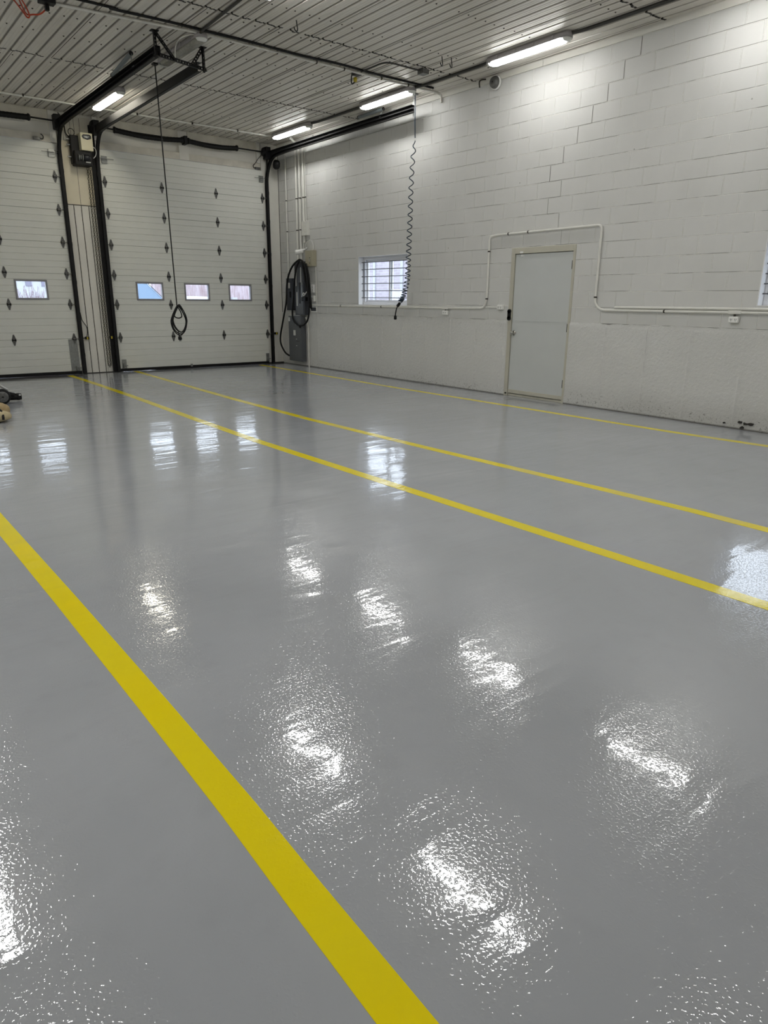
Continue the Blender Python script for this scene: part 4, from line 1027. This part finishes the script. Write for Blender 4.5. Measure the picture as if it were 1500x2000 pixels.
# ---------------------------------------------------------------- things on the floor at the left edge
fm = thing('floor_machine', (-6.45, -3.15, 0), 'black wheeled floor machine with a silver handle at the left edge', 'floor machine')
MB().tube([(-6.62, -3.19, .055), (-6.10, -3.195, .055)], .045, 14).build('brush_head', M['blackmatte'], fm)
MB().lathe((-6.16, -3.195, .055), (1, 0, 0), [(0, .047), (.03, .050), (.055, .042)], 14).build('head_cap', M['black'], fm)
MB().cyl((-6.125, -3.24, .080), (-6.125, -3.255, .083), .013, n=10).build('head_bolt', M['silver'], fm)
w1 = MB().lathe((-6.385, -3.53, .105), (0, 1, 0), [(0, .075), (.006, .098), (.035, .105), (.06, .098), (.066, .075)], 26).build('wheel', M['blackmatte'], fm)
MB().lathe((-6.385, -3.538, .105), (0, 1, 0), [(0, .066), (.003, .072), (.006, .072), (.008, .062)], 22).build('wheel_rim', M['hinge'], w1)
m = MB()
for i in range(6):
    a = 2*PI*i/6; m.bar((-6.385, -3.54, .105), (-6.385+.062*math.cos(a), -3.54, .105+.062*math.sin(a)), .014, .006, (0,1,0))
m.build('spoke', M['hinge'], w1)
MB().cyl((-6.385, -3.47, .105), (-6.385, -3.20, .105), .014, n=10).build('axle', M['black'], fm)
MB().bar((-6.25, -3.21, .15), (-6.53, -3.21, .36), .04, .03).build('handle_arm', M['silver'], fm, bevel=.008)
MB().tube([(-6.53, -3.21, .36), (-6.75, -3.21, .62), (-6.95, -3.21, .95)], .016, 10).build('handle', M['silver'], fm)
MB().box(-6.62, -6.27, -3.30, -3.12, .08, .15).build('chassis', M['black'], fm, bevel=.02)
MB().bar((-6.32, -3.24, .13), (-6.18, -3.22, .085), .05, .05).build('neck', M['black'], fm, bevel=.012)
sb = thing('tan_bag', (-6.85, -4.8, 0), 'tan canvas bag with black straps lying on the floor at the left edge', 'bag')
def lump(c, s, seed):
    m = MB(); n, k = 20, 14; vs = []
    for i in range(k+1):
        th = PI*i/k
        for j in range(n):
            p_ = 2*PI*j/n; ex = .75
            def q(v): return math.copysign(abs(v)**ex, v)
            v = Vector((q(math.sin(th))*q(math.cos(p_)), q(math.sin(th))*q(math.sin(p_)), q(math.cos(th))))
            r = 1+.05*noise.noise((v.x*2.2+seed, v.y*2.2, v.z*2.2)); vs.append(Vector(c)+Vector((v.x*s[0]*r, v.y*s[1]*r, max(v.z*s[2]*r, -c[2]+.002))))
    fs = [(i*n+j, (i+1)*n+j, (i+1)*n+(j+1)%n, i*n+(j+1)%n) for i in range(k) for j in range(n)]
    m.add(vs, fs, 0, True); return m
lump((-6.83, -4.75, .105), (.30, .16, .105), 1).build('bag_body', M['tan'], sb)
lump((-6.86, -4.98, .07), (.30, .12, .07), 5).build('front_roll', M['tan_light'], sb)
MB().tube(smooth_path([(-6.95, -4.60, .17), (-6.80, -4.78, .215), (-6.70, -4.90, .165), (-6.66, -4.99, .125)]), .014, 6).build('strap', M['blackmatte'], sb)
MB().tube(smooth_path([(-6.70, -4.87, .165), (-6.675, -4.98, .135), (-6.665, -5.07, .09), (-6.67, -5.095, .04)]), .015, 6).build('strap', M['blackmatte'], sb)

# ---------------------------------------------------------------- outside, seen through the panes
M['snow'] = mat('pale_ground', (165, 168, 173), .9, var=.06, vscale=1.2)
M['siding'] = mat('white_siding', (176, 178, 184), .7, var=.03)
M['pane_dark'] = mat('house_window', (124, 122, 138), .3)
M['twig'] = mat('reddish_twigs', (122, 96, 104), .8, var=.2, vscale=20)
M['van'] = mat('pale_blue_paint', (134, 158, 186), .5)
M['van_trim'] = mat('dark_trim', (96, 100, 112), .4)
def m_reed():
    m = mat('pinkish_boards', (150, 132, 130), .8); g = NT(m); p, x, y, z = geo_xyz(g)
    mp_ = g.n('Mapping'); mp_.inputs['Scale'].default_value = (14, 14, 1.6); g.l(p, mp_.inputs['Vector'])
    n = g.noise(mp_.outputs[0], 1.0, 5, .7); n2 = g.noise(p, 9, 4, .7)
    c = g.mix(g.step(n, .3, .7), lin((146, 126, 128)), lin((186, 176, 182))); c = g.mix(g.math('MULTIPLY', g.step(n2, .55, .7), .4), c, lin((132, 118, 126)))
    g.l(c, g.b.inputs['Base Color']); return m
M['reed'] = m_reed()
def m_brick():
    m = mat('pale_brick', (150, 140, 146), .8); g = NT(m); p, x, y, z = geo_xyz(g)
    br = g.n('TexBrick'); br.inputs['Scale'].default_value = 1; br.inputs['Brick Width'].default_value = .21; br.inputs['Row Height'].default_value = .075; br.inputs['Mortar Size'].default_value = .006
    br.inputs['Color1'].default_value = (*lin((156, 148, 156)), 1); br.inputs['Color2'].default_value = (*lin((170, 163, 170)), 1); br.inputs['Mortar'].default_value = (*lin((182, 179, 186)), 1)
    g.l(g.vec(y, z, 0.0), br.inputs['Vector']); g.l(br.outputs['Color'], g.b.inputs['Base Color']); return m
M['brickp'] = m_brick()
gnd = MB(); gnd.box(-60, 60, .3, 70, -.3, -.05); gnd.box(.2, 60, -60, .3, -.3, -.05)
tag(gnd.build('ground', M['snow']), 'pale snowy ground outside the building', 'ground', kind='structure')
hs = thing('house', (-2.6, 13, 0), 'white house seen through the window of the left overhead door', 'house')
MB().box(-5.5, .2, 12.0, 16, -.05, 3.2).build('house_wall', M['siding'], hs)
MB().prism([(11.7, 3.1), (14, 4.3), (16.3, 3.1)], 0, -5.8, .5).build('roof', M['van_trim'], hs)
for x in (-3.05, -2.58, -2.10): MB().box(x-.09, x+.09, 11.97, 12.02, 1.72, 2.7).build('window', M['pane_dark'], hs)
sh = thing('shrub', (-2.9, 9, 0), 'bare reddish shrub in front of the white house outside', 'shrub')
m = MB()
for i in range(150):
    x, y = -3.15+random.gauss(0, .35), 9.2+random.gauss(0, .12); a = random.uniform(-.35, .35); L_ = random.uniform(1.1, 1.72)
    m.tube([(x, y, -.05), (x+a*.4, y, L_*.6), (x+a+random.uniform(-.1, .1), y, L_)], .008, 4, rs=[.012, .008, .004])
m.build('twig', M['twig'], sh)
vn = thing('van', (-2, 4, 0), 'pale blue vehicle parked outside the right overhead door', 'vehicle')
MB().prism([(-4.35+.7, .35), (-3.65, 1.85), (-2.00, 1.87), (-1.45, 1.345), (-.45, 1.10), (-.35, .35)], 1, 3.2, 5.0).build('van_body', M['van'], vn, bevel=.04)
MB().bar((-2.02, 3.19, 1.89), (-1.43, 3.19, 1.33), .02, .014, (0,1,0)).build('windscreen_post', M['van_trim'], vn)
for x in (-3.1, -.95):
    for y in (3.3, 4.9): MB().lathe((x, y-.1, .27), (0, 1, 0), [(0, .2), (.02, .32), (.18, .32), (.2, .2)], 22).build('wheel', M['blackmatte'], vn)
fe = MB().box(.4, 8.5, 9.0, 9.06, -.05, 2.35); tag(fe.build('fence', M['reed'], origin=(4, 9, 0)), 'pinkish timber fence seen through the right overhead door windows', 'fence')
sn = lump((1.6, 8.3, .6), (1.5, .45, .84), 3); tag(sn.build('snow_bank', M['snow'], origin=(1.6, 8.3, 0)), 'white snow bank in front of the pinkish fence outside', 'snow bank')
tag(MB().box(3.02, 3.2, 8.6, 8.8, -.05, 1.42).build('post', M['siding'], origin=(3.1, 8.7, 0)), 'short white post in front of the pinkish fence outside', 'post')
bb = thing('brick_building', (4.2, 1.5, 0), 'pale brick building outside the sliding window', 'building')
MB().box(4.2, 7.5, -2.6, 5.2, -.05, 2.75).build('brick_wall', M['brickp'], bb)
MB().box(4.1, 7.6, -2.7, 5.3, 2.75, 2.85).build('roof', M['siding'], bb)
for y in (.95, 2.15): MB().box(4.17, 4.21, y-.05, y+.05, -.05, 2.75).build('downpipe', M['siding'], bb)

# ---------------------------------------------------------------- daylight and colour management
w = bpy.data.worlds.new('sky'); sc.world = w; w.use_nodes = True
bg = w.node_tree.nodes['Background']; bg.inputs[0].default_value = (.80, .87, 1.0, 1); bg.inputs[1].default_value = 6.5
sc.view_settings.view_transform = 'Standard'; sc.view_settings.look = 'None'; sc.view_settings.gamma = 1; sc.view_settings.exposure = -.34
sc.view_settings.use_curve_mapping = False
cy = sc.cycles
cy.use_denoising = True
cy.max_bounces = 10; cy.diffuse_bounces = 5; cy.glossy_bounces = 4; cy.transparent_max_bounces = 8
cy.caustics_reflective = False; cy.caustics_refractive = False
cy.sample_clamp_indirect = 6
